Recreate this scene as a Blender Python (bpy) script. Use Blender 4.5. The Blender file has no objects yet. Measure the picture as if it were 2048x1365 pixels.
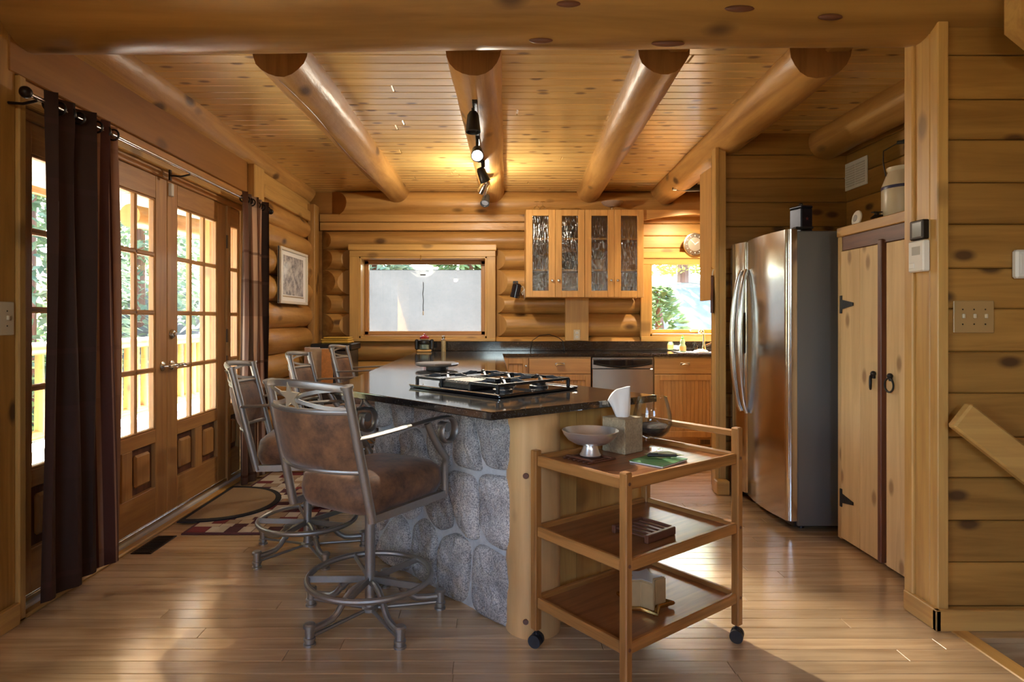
import bpy, bmesh, math, random
from mathutils import Vector, Matrix, noise
from math import pi, sin, cos, radians, sqrt, atan2
rnd = random.Random(7)
SC = bpy.context.scene
COL = SC.collection

# ------------------------------------------------------------------ camera
FPX = 1265.0
cam_d = bpy.data.cameras.new('camera')
cam = bpy.data.objects.new('camera', cam_d)
COL.objects.link(cam)
cam.location = (0, 0, 1.25)
cam.rotation_euler = (pi / 2, 0, 0)
cam_d.sensor_width = 36.0
cam_d.lens = FPX / 2048 * 36.0
cam_d.shift_x = (1024 - 985) / 2048
cam_d.shift_y = -(682.5 - 640) / 2048
cam_d.clip_start = 0.05
cam_d.clip_end = 200
SC.camera = cam

# ------------------------------------------------------------------ world, sun, exposure
world = bpy.data.worlds.new('world')
SC.world = world
world.use_nodes = True
wn = world.node_tree.nodes
wl = world.node_tree.links
wn.clear()
wo = wn.new('ShaderNodeOutputWorld')
wb = wn.new('ShaderNodeBackground')
ws = wn.new('ShaderNodeTexSky')
ws.sky_type = 'NISHITA'
ws.sun_disc = False
ws.sun_elevation = radians(43)
ws.sun_rotation = radians(-12)
ws.air_density = 1.0
ws.dust_density = 2.0
wb.inputs[1].default_value = 1.5
wl.new(ws.outputs[0], wb.inputs[0])
wl.new(wb.outputs[0], wo.inputs[0])

sun_d = bpy.data.lights.new('sun', 'SUN')
sun_d.energy = 46.0
sun_d.angle = radians(1.2)
sun_d.color = (1.0, 0.93, 0.82)
sun = bpy.data.objects.new('sun', sun_d)
COL.objects.link(sun)
sun.location = (-3, 12, 9)
sun.rotation_euler = Vector((0.65, -2.35, -2.29)).to_track_quat('-Z', 'Y').to_euler()

vs = SC.view_settings
vs.view_transform = 'Standard'
vs.look = 'None'
vs.gamma = 1.0
vs.use_curve_mapping = False
vs.exposure = 1.38
cy = SC.cycles
cy.use_denoising = True
cy.max_bounces = 10
cy.diffuse_bounces = 5
cy.glossy_bounces = 5
cy.transmission_bounces = 8
cy.transparent_max_bounces = 16
cy.sample_clamp_indirect = 12.0
cy.blur_glossy = 0.6

def portal(name, loc, rot, sx, sy):
    d = bpy.data.lights.new(name, 'AREA')
    d.shape = 'RECTANGLE'
    d.size = sx
    d.size_y = sy
    d.cycles.is_portal = True
    o = bpy.data.objects.new(name, d)
    COL.objects.link(o)
    o.location = loc
    o.rotation_euler = rot
portal('door_portal', (-2.22, 3.87, 1.2), (0, -pi / 2, 0), 2.0, 2.7)
portal('side_portal', (-2.25, -.1, 1.5), (0, -pi / 2, 0), 1.3, 1.9)
portal('window_portal_a', (-0.73, 7.02, 1.5), (-pi / 2, 0, 0), 1.3, 0.9)
portal('window_portal_b', (2.2, 7.02, 1.5), (-pi / 2, 0, 0), 1.2, 0.9)
portal('rear_portal', (0.4, -3.25, 2.1), (pi / 2, 0, 0), 1.2, 1.0)

# ------------------------------------------------------------------ materials
def new_mat(name):
    m = bpy.data.materials.new(name)
    m.use_nodes = True
    nt = m.node_tree
    b = nt.nodes['Principled BSDF']
    return m, nt, b

def setin(b, **kw):
    for k, v in kw.items():
        b.inputs[k.replace('_', ' ')].default_value = v

def plain(name, col, rough=0.5, metal=0.0, bump=0.0, bscale=60.0, var=0.0, coat=0.0, spec=0.5):
    m, nt, b = new_mat(name)
    b.inputs['Base Color'].default_value = (*col, 1)
    b.inputs['Roughness'].default_value = rough
    b.inputs['Metallic'].default_value = metal
    b.inputs['Coat Weight'].default_value = coat
    b.inputs['Specular IOR Level'].default_value = spec
    tc = nt.nodes.new('ShaderNodeTexCoord')
    n = nt.nodes.new('ShaderNodeTexNoise')
    n.inputs['Scale'].default_value = bscale
    n.inputs['Detail'].default_value = 3
    nt.links.new(tc.outputs['Object'], n.inputs['Vector'])
    if var > 0:
        mx = nt.nodes.new('ShaderNodeMixRGB')
        mx.blend_type = 'MULTIPLY'
        mx.inputs[0].default_value = 1
        mx.inputs[1].default_value = (*col, 1)
        r = nt.nodes.new('ShaderNodeMapRange')
        r.inputs['To Min'].default_value = 1 - var
        r.inputs['To Max'].default_value = 1 + var
        nt.links.new(n.outputs[0], r.inputs[0])
        nt.links.new(r.outputs[0], mx.inputs[2])
        nt.links.new(mx.outputs[0], b.inputs['Base Color'])
    if bump > 0:
        bp = nt.nodes.new('ShaderNodeBump')
        bp.inputs['Strength'].default_value = bump
        bp.inputs['Distance'].default_value = 0.01
        nt.links.new(n.outputs[0], bp.inputs['Height'])
        nt.links.new(bp.outputs[0], b.inputs['Normal'])
    return m

def wood(name, dark, light, axis, rough=0.4, grain=14.0, knots=0.5, knot_scale=3.2, bump=0.15, coat=0.0, var=0.18, stretch=0.07, knot_col=(0.07, 0.03, 0.012), squash=None, kr=(.05, .11), coat_rough=.2, coat_ior=1.5, chips=0.0):
    m, nt, b = new_mat(name)
    N = nt.nodes.new
    L = nt.links.new
    tc = N('ShaderNodeTexCoord')
    oi = N('ShaderNodeObjectInfo')
    mu = N('ShaderNodeMath')
    mu.operation = 'MULTIPLY'
    mu.inputs[1].default_value = 37.0
    L(oi.outputs['Random'], mu.inputs[0])
    ad = N('ShaderNodeVectorMath')
    ad.operation = 'ADD'
    L(tc.outputs['Object'], ad.inputs[0])
    L(mu.outputs[0], ad.inputs[1])
    s = [1.0, 1.0, 1.0]
    s[axis] = stretch
    mp = N('ShaderNodeMapping')
    mp.inputs['Scale'].default_value = s
    L(ad.outputs[0], mp.inputs['Vector'])
    n1 = N('ShaderNodeTexNoise')
    n1.inputs['Scale'].default_value = grain
    n1.inputs['Detail'].default_value = 5
    n1.inputs['Roughness'].default_value = 0.6
    n1.inputs['Distortion'].default_value = 0.6
    L(mp.outputs[0], n1.inputs['Vector'])
    cr = N('ShaderNodeValToRGB')
    cr.color_ramp.elements[0].position = 0.32
    cr.color_ramp.elements[0].color = (*dark, 1)
    cr.color_ramp.elements[1].position = 0.62
    cr.color_ramp.elements[1].color = (*light, 1)
    L(n1.outputs[0], cr.inputs[0])
    # board-to-board tone
    hs = N('ShaderNodeHueSaturation')
    mr = N('ShaderNodeMapRange')
    mr.inputs['To Min'].default_value = 1 - var
    mr.inputs['To Max'].default_value = 1 + var
    L(oi.outputs['Random'], mr.inputs[0])
    L(mr.outputs[0], hs.inputs['Value'])
    L(cr.outputs[0], hs.inputs['Color'])
    out = hs.outputs[0]
    if knots > 0:
        s2 = [1.0, 1.0, 1.0]
        s2[axis] = 0.5
        mp2 = N('ShaderNodeMapping')
        mp2.inputs['Scale'].default_value = s2
        L(ad.outputs[0], mp2.inputs['Vector'])
        vo = N('ShaderNodeTexVoronoi')
        vo.inputs['Scale'].default_value = knot_scale
        if squash is None:
            L(mp2.outputs[0], vo.inputs['Vector'])
        else:
            vo.voronoi_dimensions = '2D'
            se_ = N('ShaderNodeSeparateXYZ')
            co_ = N('ShaderNodeCombineXYZ')
            L(mp2.outputs[0], se_.inputs[0])
            uu = [q for q in range(3) if q != squash]
            L(se_.outputs[uu[0]], co_.inputs[0])
            L(se_.outputs[uu[1]], co_.inputs[1])
            L(co_.outputs[0], vo.inputs['Vector'])
        k = N('ShaderNodeMapRange')
        k.inputs['From Min'].default_value = kr[0]
        k.inputs['From Max'].default_value = kr[1]
        k.inputs['To Min'].default_value = 1.0
        k.inputs['To Max'].default_value = 0.0
        L(vo.outputs['Distance'], k.inputs[0])
        mk = N('ShaderNodeMath')
        mk.operation = 'MULTIPLY'
        mk.inputs[1].default_value = knots
        L(k.outputs[0], mk.inputs[0])
        mx = N('ShaderNodeMixRGB')
        mx.inputs[2].default_value = (*knot_col, 1)
        L(mk.outputs[0], mx.inputs[0])
        L(out, mx.inputs[1])
        out = mx.outputs[0]
    L(out, b.inputs['Base Color'])
    b.inputs['Roughness'].default_value = rough
    b.inputs['Coat Weight'].default_value = coat
    b.inputs['Coat Roughness'].default_value = coat_rough
    b.inputs['Coat IOR'].default_value = coat_ior
    bp = N('ShaderNodeBump')
    bp.inputs['Strength'].default_value = bump
    bp.inputs['Distance'].default_value = 0.006
    L(n1.outputs[0], bp.inputs['Height'])
    if chips:
        n3 = N('ShaderNodeTexNoise')
        n3.inputs['Scale'].default_value = 7.0
        n3.inputs['Detail'].default_value = 6
        s3 = [1.0, 1.0, 1.0]
        s3[axis] = .45
        mp3 = N('ShaderNodeMapping')
        mp3.inputs['Scale'].default_value = s3
        L(ad.outputs[0], mp3.inputs['Vector'])
        L(mp3.outputs[0], n3.inputs['Vector'])
        b2 = N('ShaderNodeBump')
        b2.inputs['Strength'].default_value = chips
        b2.inputs['Distance'].default_value = .03
        L(n3.outputs[0], b2.inputs['Height'])
        L(bp.outputs[0], b2.inputs['Normal'])
        L(b2.outputs[0], b.inputs['Normal'])
    else:
        L(bp.outputs[0], b.inputs['Normal'])
    return m

WC = {}
def W(kind, axis):
    """wood of a kind with its grain along the axis 0, 1 or 2"""
    key = (kind, axis)
    if key not in WC:
        P = dict(
            log=dict(chips=.35, dark=(.33, .155, .037), light=(.57, .315, .092), rough=.38, grain=9, knots=.85, knot_scale=5.0, kr=(.10, .22), bump=.35, var=.12),
            beam=dict(chips=.2, dark=(.26, .13, .030), light=(.42, .225, .058), rough=.36, grain=8, knots=.8, knot_scale=4.0, kr=(.08, .18), bump=.3, var=.05),
            logend=dict(dark=(.50, .26, .08), light=(.60, .34, .12), rough=.5, grain=22, knots=0, bump=.2, var=.06),
            cutend=dict(dark=(.24, .115, .035), light=(.36, .18, .055), rough=.5, grain=22, knots=0, bump=.2, var=.06),
            ceil=dict(coat=1.0, coat_rough=.22, coat_ior=2.0, dark=(.66, .41, .125), light=(.85, .585, .21), rough=.4, grain=16, knots=.8, knot_scale=5.0, bump=.08, var=.12, knot_col=(.14, .06, .02)),
            floor=dict(coat=1.0, coat_rough=.20, coat_ior=1.75, dark=(.45, .295, .155), light=(.65, .465, .27), rough=.20, grain=20, knots=.0, knot_scale=3, bump=.05, var=.17),
            door=dict(dark=(.40, .19, .06), light=(.54, .285, .095), rough=.4, grain=26, knots=.0, bump=.08, var=.05),
            board=dict(dark=(.28, .115, .022), light=(.40, .18, .038), rough=.42, grain=9, knots=.6, knot_scale=2.6, bump=.1, var=.1),
            pine=dict(dark=(.27, .13, .027), light=(.43, .225, .052), rough=.42, grain=15, knots=.9, knot_scale=3.6, bump=.1, var=.16),
            trim=dict(dark=(.48, .265, .075), light=(.61, .365, .108), rough=.4, grain=22, knots=.5, knot_scale=3.0, bump=.08, var=.06),
            pantry=dict(dark=(.62, .43, .20), light=(.78, .58, .30), rough=.5, grain=16, knots=.7, knot_scale=4.4, bump=.06, var=.05, knot_col=(.24, .11, .04)),
            cab=dict(dark=(.50, .265, .08), light=(.63, .355, .115), rough=.38, grain=24, knots=0, bump=.05, var=.04),
            cart=dict(dark=(.28, .115, .028), light=(.47, .215, .06), rough=.34, grain=34, knots=0, bump=.08, var=.05),
            carttop=dict(dark=(.19, .07, .024), light=(.33, .135, .047), rough=.28, grain=34, knots=0, bump=.06, var=.04),
            post=dict(dark=(.60, .35, .14), light=(.74, .47, .205), rough=.42, grain=12, knots=.7, knot_scale=5.0, kr=(.06, .13), bump=.1, var=.03, knot_col=(.30, .15, .06)),
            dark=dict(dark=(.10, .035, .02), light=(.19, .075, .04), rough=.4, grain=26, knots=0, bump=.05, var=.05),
            grey=dict(dark=(.52, .50, .47), light=(.70, .68, .65), rough=.7, grain=18, knots=0, bump=.1, var=.08),
        )[kind]
        P['squash'] = {'ceil': 2, 'floor': 2, 'pantry': 0, 'board': 0, 'pine': {0: 1, 1: 0, 2: 0}[axis], 'trim': {0: 1, 1: 0, 2: 0}[axis]}.get(kind)
        WC[key] = wood('wood_%s_%s' % (kind, 'xyz'[axis]), axis=axis, **P)
    return WC[key]

def glass_pane(name, tint=(1, 1, 1), refl=0.10, rough=0.0, bump=None, opac=0.0):
    """window glass: lets light straight through and mirrors a little"""
    m = bpy.data.materials.new(name)
    m.use_nodes = True
    nt = m.node_tree
    nt.nodes.clear()
    N = nt.nodes.new
    L = nt.links.new
    o = N('ShaderNodeOutputMaterial')
    t = N('ShaderNodeBsdfTransparent')
    t.inputs[0].default_value = (*tint, 1)
    g = N('ShaderNodeBsdfGlossy')
    g.inputs['Roughness'].default_value = rough
    g.inputs['Color'].default_value = (1, 1, 1, 1)
    mx = N('ShaderNodeMixShader')
    mx.inputs[0].default_value = refl
    L(t.outputs[0], mx.inputs[1])
    L(g.outputs[0], mx.inputs[2])
    if bump:
        tc = N('ShaderNodeTexCoord')
        mp = N('ShaderNodeMapping')
        mp.inputs['Scale'].default_value = bump
        L(tc.outputs['Object'], mp.inputs[0])
        n = N('ShaderNodeTexNoise')
        n.inputs['Scale'].default_value = 1.0
        n.inputs['Detail'].default_value = 1.5
        L(mp.outputs[0], n.inputs[0])
        bp = N('ShaderNodeBump')
        bp.inputs['Strength'].default_value = 0.8
        bp.inputs['Distance'].default_value = 0.01
        L(n.outputs[0], bp.inputs['Height'])
        L(bp.outputs[0], g.inputs['Normal'])
    L(mx.outputs[0], o.inputs[0])
    return m

def clear_glass(name, tint=(.985, .99, .99)):
    m = bpy.data.materials.new(name)
    m.use_nodes = True
    nt = m.node_tree
    nt.nodes.clear()
    N = nt.nodes.new
    L = nt.links.new
    o = N('ShaderNodeOutputMaterial')
    t = N('ShaderNodeBsdfTransparent')
    t.inputs[0].default_value = (*tint, 1)
    g = N('ShaderNodeBsdfGlossy')
    g.inputs['Roughness'].default_value = 0.02
    lw = N('ShaderNodeLayerWeight')
    lw.inputs[0].default_value = 0.18
    mr = N('ShaderNodeMapRange')
    mr.inputs['To Min'].default_value = 0.02
    mr.inputs['To Max'].default_value = 0.6
    L(lw.outputs['Fresnel'], mr.inputs[0])
    mx = N('ShaderNodeMixShader')
    L(mr.outputs[0], mx.inputs[0])
    L(t.outputs[0], mx.inputs[1])
    L(g.outputs[0], mx.inputs[2])
    L(mx.outputs[0], o.inputs[0])
    return m

def screen_mat(name):
    """fine insect screen: part see-through, part sunlit weave"""
    m = bpy.data.materials.new(name)
    m.use_nodes = True
    nt = m.node_tree
    nt.nodes.clear()
    N = nt.nodes.new
    L = nt.links.new
    o = N('ShaderNodeOutputMaterial')
    t = N('ShaderNodeBsdfTransparent')
    d = N('ShaderNodeBsdfTranslucent')
    d.inputs[0].default_value = (.085, .09, .097, 1)
    mx = N('ShaderNodeMixShader')
    tc = N('ShaderNodeTexCoord')
    n = N('ShaderNodeTexNoise')
    n.inputs['Scale'].default_value = 7
    n.inputs['Detail'].default_value = 8
    n.inputs['Roughness'].default_value = 0.75
    L(tc.outputs['Object'], n.inputs[0])
    mr = N('ShaderNodeMapRange')
    mr.inputs['To Min'].default_value = 0.84
    mr.inputs['To Max'].default_value = 0.97
    L(n.outputs[0], mr.inputs[0])
    L(mr.outputs[0], mx.inputs[0])
    n2 = N('ShaderNodeTexNoise')
    n2.inputs['Scale'].default_value = 3.5
    n2.inputs['Detail'].default_value = 10
    n2.inputs['Roughness'].default_value = .8
    L(tc.outputs['Object'], n2.inputs[0])
    cs_ = N('ShaderNodeValToRGB')
    cs_.color_ramp.elements[0].position = .35
    cs_.color_ramp.elements[0].color = (.068, .074, .080, 1)
    cs_.color_ramp.elements[1].position = .68
    cs_.color_ramp.elements[1].color = (.098, .103, .108, 1)
    L(n2.outputs[0], cs_.inputs[0])
    L(cs_.outputs[0], d.inputs[0])
    L(t.outputs[0], mx.inputs[1])
    L(d.outputs[0], mx.inputs[2])
    L(mx.outputs[0], o.inputs[0])
    return m

def granite(name, base=(.010, .010, .011), fleck=(.10, .09, .08), rough=0.085):
    m, nt, b = new_mat(name)
    N = nt.nodes.new
    L = nt.links.new
    tc = N('ShaderNodeTexCoord')
    n = N('ShaderNodeTexNoise')
    n.inputs['Scale'].default_value = 160
    n.inputs['Detail'].default_value = 2
    L(tc.outputs['Object'], n.inputs[0])
    cr = N('ShaderNodeValToRGB')
    cr.color_ramp.elements[0].position = 0.55
    cr.color_ramp.elements[0].color = (*base, 1)
    cr.color_ramp.elements[1].position = 0.75
    cr.color_ramp.elements[1].color = (*fleck, 1)
    L(n.outputs[0], cr.inputs[0])
    L(cr.outputs[0], b.inputs['Base Color'])
    b.inputs['Roughness'].default_value = rough
    b.inputs['Specular IOR Level'].default_value = 1.0
    b.inputs['IOR'].default_value = 1.62
    return m

def stone_mat(name):
    m, nt, b = new_mat(name)
    N = nt.nodes.new
    L = nt.links.new
    tc = N('ShaderNodeTexCoord')
    oi = N('ShaderNodeObjectInfo')
    n = N('ShaderNodeTexNoise')
    n.inputs['Scale'].default_value = 9
    n.inputs['Detail'].default_value = 4
    L(tc.outputs['Object'], n.inputs[0])
    f = N('ShaderNodeTexNoise')
    f.inputs['Scale'].default_value = 190
    f.inputs['Detail'].default_value = 2
    L(tc.outputs['Object'], f.inputs[0])
    cr = N('ShaderNodeValToRGB')
    cr.color_ramp.elements[0].color = (.36, .345, .345, 1)
    cr.color_ramp.elements[0].position = .3
    cr.color_ramp.elements[1].color = (.64, .62, .60, 1)
    cr.color_ramp.elements[1].position = .7
    L(n.outputs[0], cr.inputs[0])
    fr = N('ShaderNodeValToRGB')
    fr.color_ramp.elements[0].color = (.40, .40, .42, 1)
    fr.color_ramp.elements[0].position = .40
    fr.color_ramp.elements[1].color = (1.25, 1.25, 1.22, 1)
    fr.color_ramp.elements[1].position = .56
    L(f.outputs[0], fr.inputs[0])
    mx = N('ShaderNodeMixRGB')
    mx.blend_type = 'MULTIPLY'
    mx.inputs[0].default_value = .8
    L(cr.outputs[0], mx.inputs[1])
    L(fr.outputs[0], mx.inputs[2])
    hs = N('ShaderNodeHueSaturation')
    mr = N('ShaderNodeMapRange')
    mr.inputs['To Min'].default_value = .72
    mr.inputs['To Max'].default_value = 1.2
    L(oi.outputs['Random'], mr.inputs[0])
    L(mr.outputs[0], hs.inputs['Value'])
    L(mx.outputs[0], hs.inputs['Color'])
    L(hs.outputs[0], b.inputs['Base Color'])
    b.inputs['Roughness'].default_value = .75
    bp = N('ShaderNodeBump')
    bp.inputs['Strength'].default_value = 1.0
    bp.inputs['Distance'].default_value = .025
    n2 = N('ShaderNodeTexNoise')
    n2.inputs['Scale'].default_value = 22
    n2.inputs['Detail'].default_value = 8
    L(tc.outputs['Object'], n2.inputs[0])
    L(n2.outputs[0], bp.inputs['Height'])
    L(bp.outputs[0], b.inputs['Normal'])
    return m

def emit(name, col, strength):
    m = bpy.data.materials.new(name)
    m.use_nodes = True
    nt = m.node_tree
    nt.nodes.clear()
    o = nt.nodes.new('ShaderNodeOutputMaterial')
    e = nt.nodes.new('ShaderNodeEmission')
    e.inputs[0].default_value = (*col, 1)
    e.inputs[1].default_value = strength
    nt.links.new(e.outputs[0], o.inputs[0])
    return m

def leafmat(name, col, var=.35):
    m, nt, b = new_mat(name)
    nt.nodes.clear()
    N = nt.nodes.new
    L = nt.links.new
    o = N('ShaderNodeOutputMaterial')
    d = N('ShaderNodeBsdfDiffuse')
    t = N('ShaderNodeBsdfTranslucent')
    tc = N('ShaderNodeTexCoord')
    n = N('ShaderNodeTexNoise')
    n.inputs['Scale'].default_value = 3.0
    L(tc.outputs['Object'], n.inputs[0])
    cr = N('ShaderNodeValToRGB')
    cr.color_ramp.elements[0].position = .3
    cr.color_ramp.elements[0].color = (*[c * (1 - var) for c in col], 1)
    cr.color_ramp.elements[1].position = .7
    cr.color_ramp.elements[1].color = (col[0] * 1.7, col[1] * 1.4, col[2] * 1.3, 1)
    L(n.outputs[0], cr.inputs[0])
    L(cr.outputs[0], d.inputs[0])
    L(cr.outputs[0], t.inputs[0])
    mx = N('ShaderNodeMixShader')
    mx.inputs[0].default_value = .5
    L(d.outputs[0], mx.inputs[1])
    L(t.outputs[0], mx.inputs[2])
    L(mx.outputs[0], o.inputs[0])
    return m

def suede(name):
    m, nt, b = new_mat(name)
    N = nt.nodes.new
    L = nt.links.new
    tc = N('ShaderNodeTexCoord')
    n = N('ShaderNodeTexNoise')
    n.inputs['Scale'].default_value = 11
    n.inputs['Detail'].default_value = 9
    n.inputs['Roughness'].default_value = .72
    L(tc.outputs['Object'], n.inputs[0])
    cr = N('ShaderNodeValToRGB')
    cr.color_ramp.elements[0].position = .36
    cr.color_ramp.elements[0].color = (.075, .036, .020, 1)
    cr.color_ramp.elements[1].position = .66
    cr.color_ramp.elements[1].color = (.27, .125, .052, 1)
    L(n.outputs[0], cr.inputs[0])
    L(cr.outputs[0], b.inputs['Base Color'])
    b.inputs['Roughness'].default_value = .62
    b.inputs['Sheen Weight'].default_value = .25
    return m

def brushed(name, col=(.62, .62, .61), rough=.22, axis=2):
    m, nt, b = new_mat(name)
    N = nt.nodes.new
    L = nt.links.new
    b.inputs['Base Color'].default_value = (*col, 1)
    b.inputs['Metallic'].default_value = 1
    b.inputs['Roughness'].default_value = rough
    tc = N('ShaderNodeTexCoord')
    mp = N('ShaderNodeMapping')
    s = [1.2, 1.2, 1.2]
    s[axis] = 7.0
    mp.inputs['Scale'].default_value = s
    L(tc.outputs['Object'], mp.inputs[0])
    n = N('ShaderNodeTexNoise')
    n.inputs['Scale'].default_value = .9
    n.inputs['Detail'].default_value = 1
    L(mp.outputs[0], n.inputs[0])
    bp = N('ShaderNodeBump')
    bp.inputs['Strength'].default_value = .10
    bp.inputs['Distance'].default_value = .03
    L(n.outputs[0], bp.inputs['Height'])
    L(bp.outputs[0], b.inputs['Normal'])
    return m

M = {}
M['pewter'] = plain('pewter_metal', (.37, .36, .34), .46, .85, bump=.05, bscale=90, var=.08)
M['suede'] = suede('brown_suede')
M['granite'] = granite('black_granite')
M['stone'] = stone_mat('fieldstone')
M['mortar'] = plain('mortar', (.56, .58, .59), .9, bump=.5, bscale=70, var=.15)
M['steel'] = brushed('brushed_steel', (.60, .595, .58), .17)
M['steel2'] = plain('satin_steel', (.62, .62, .61), .22, 1.0)
M['chrome'] = plain('chrome', (.8, .8, .8), .08, 1.0)
M['nickel'] = plain('satin_nickel', (.62, .57, .48), .25, 1.0)
M['fridge_side'] = plain('fridge_grey_side', (.15, .148, .14), .45, bump=.1, bscale=300)
M['black'] = plain('black_plastic', (.012, .012, .013), .35)
M['iron'] = plain('black_iron', (.012, .012, .012), .45, bump=.2, bscale=80)
M['castiron'] = plain('cast_iron', (.02, .02, .022), .4, .3, bump=.3, bscale=120)
M['blackglass'] = plain('black_glass', (.012, .012, .014), .05, spec=.8)
M['white'] = plain('white_plastic', (.78, .77, .72), .4)
M['ivory'] = plain('ivory_plastic', (.62, .53, .36), .4)
M['paper'] = plain('white_paper', (.82, .81, .78), .8, bump=.1, bscale=30)
M['glass'] = glass_pane('window_glass', refl=.05)
M['glass_back'] = glass_pane('back_window_glass', refl=.015)
M['reeded'] = glass_pane('seeded_glass', (.78, .76, .72), refl=.07, rough=.12, bump=(90, 90, 14))
M['clear'] = clear_glass('clear_glass')
M['screen'] = screen_mat('insect_screen')
M['bronze'] = plain('dark_bronze', (.03, .022, .018), .4, .8)
M['brass'] = plain('brass', (.70, .48, .16), .22, 1.0)
M['silver'] = plain('hammered_silver', (.82, .80, .77), .28, .8, bump=.25, bscale=40)
M['starbrass'] = plain('pale_star_metal', (.66, .58, .42), .42, .55)
M['greenbook'] = plain('green_card', (.07, .22, .075), .5, var=.1)
M['palegreen'] = plain('pale_green_card', (.50, .56, .25), .6)
M['potpourri'] = plain('dark_potpourri', (.035, .022, .016), .8, bump=.6, bscale=90, var=.5)
M['weave'] = plain('taupe_weave', (.42, .335, .21), .7, bump=.6, bscale=130, var=.45)
M['crock'] = plain('cream_stoneware', (.66, .60, .45), .32, var=.06, bscale=20)
M['blue'] = plain('cobalt_stripe', (.03, .035, .12), .35)
M['tin'] = plain('dark_blue_tin', (.02, .024, .04), .3, .5, var=.4, bscale=25)
M['rubber'] = plain('black_rubber', (.012, .014, .02), .5)
M['soffit'] = wood('soffit_boards', (.30, .32, .30), (.45, .47, .43), 0, rough=.8, knots=0)
M['ceramic'] = plain('white_ceramic', (.75, .74, .70), .25)
M['olive'] = plain('olive_ceramic', (.33, .32, .20), .3)
M['dgrey'] = plain('dark_grey_ceramic', (.08, .08, .085), .3)
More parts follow.
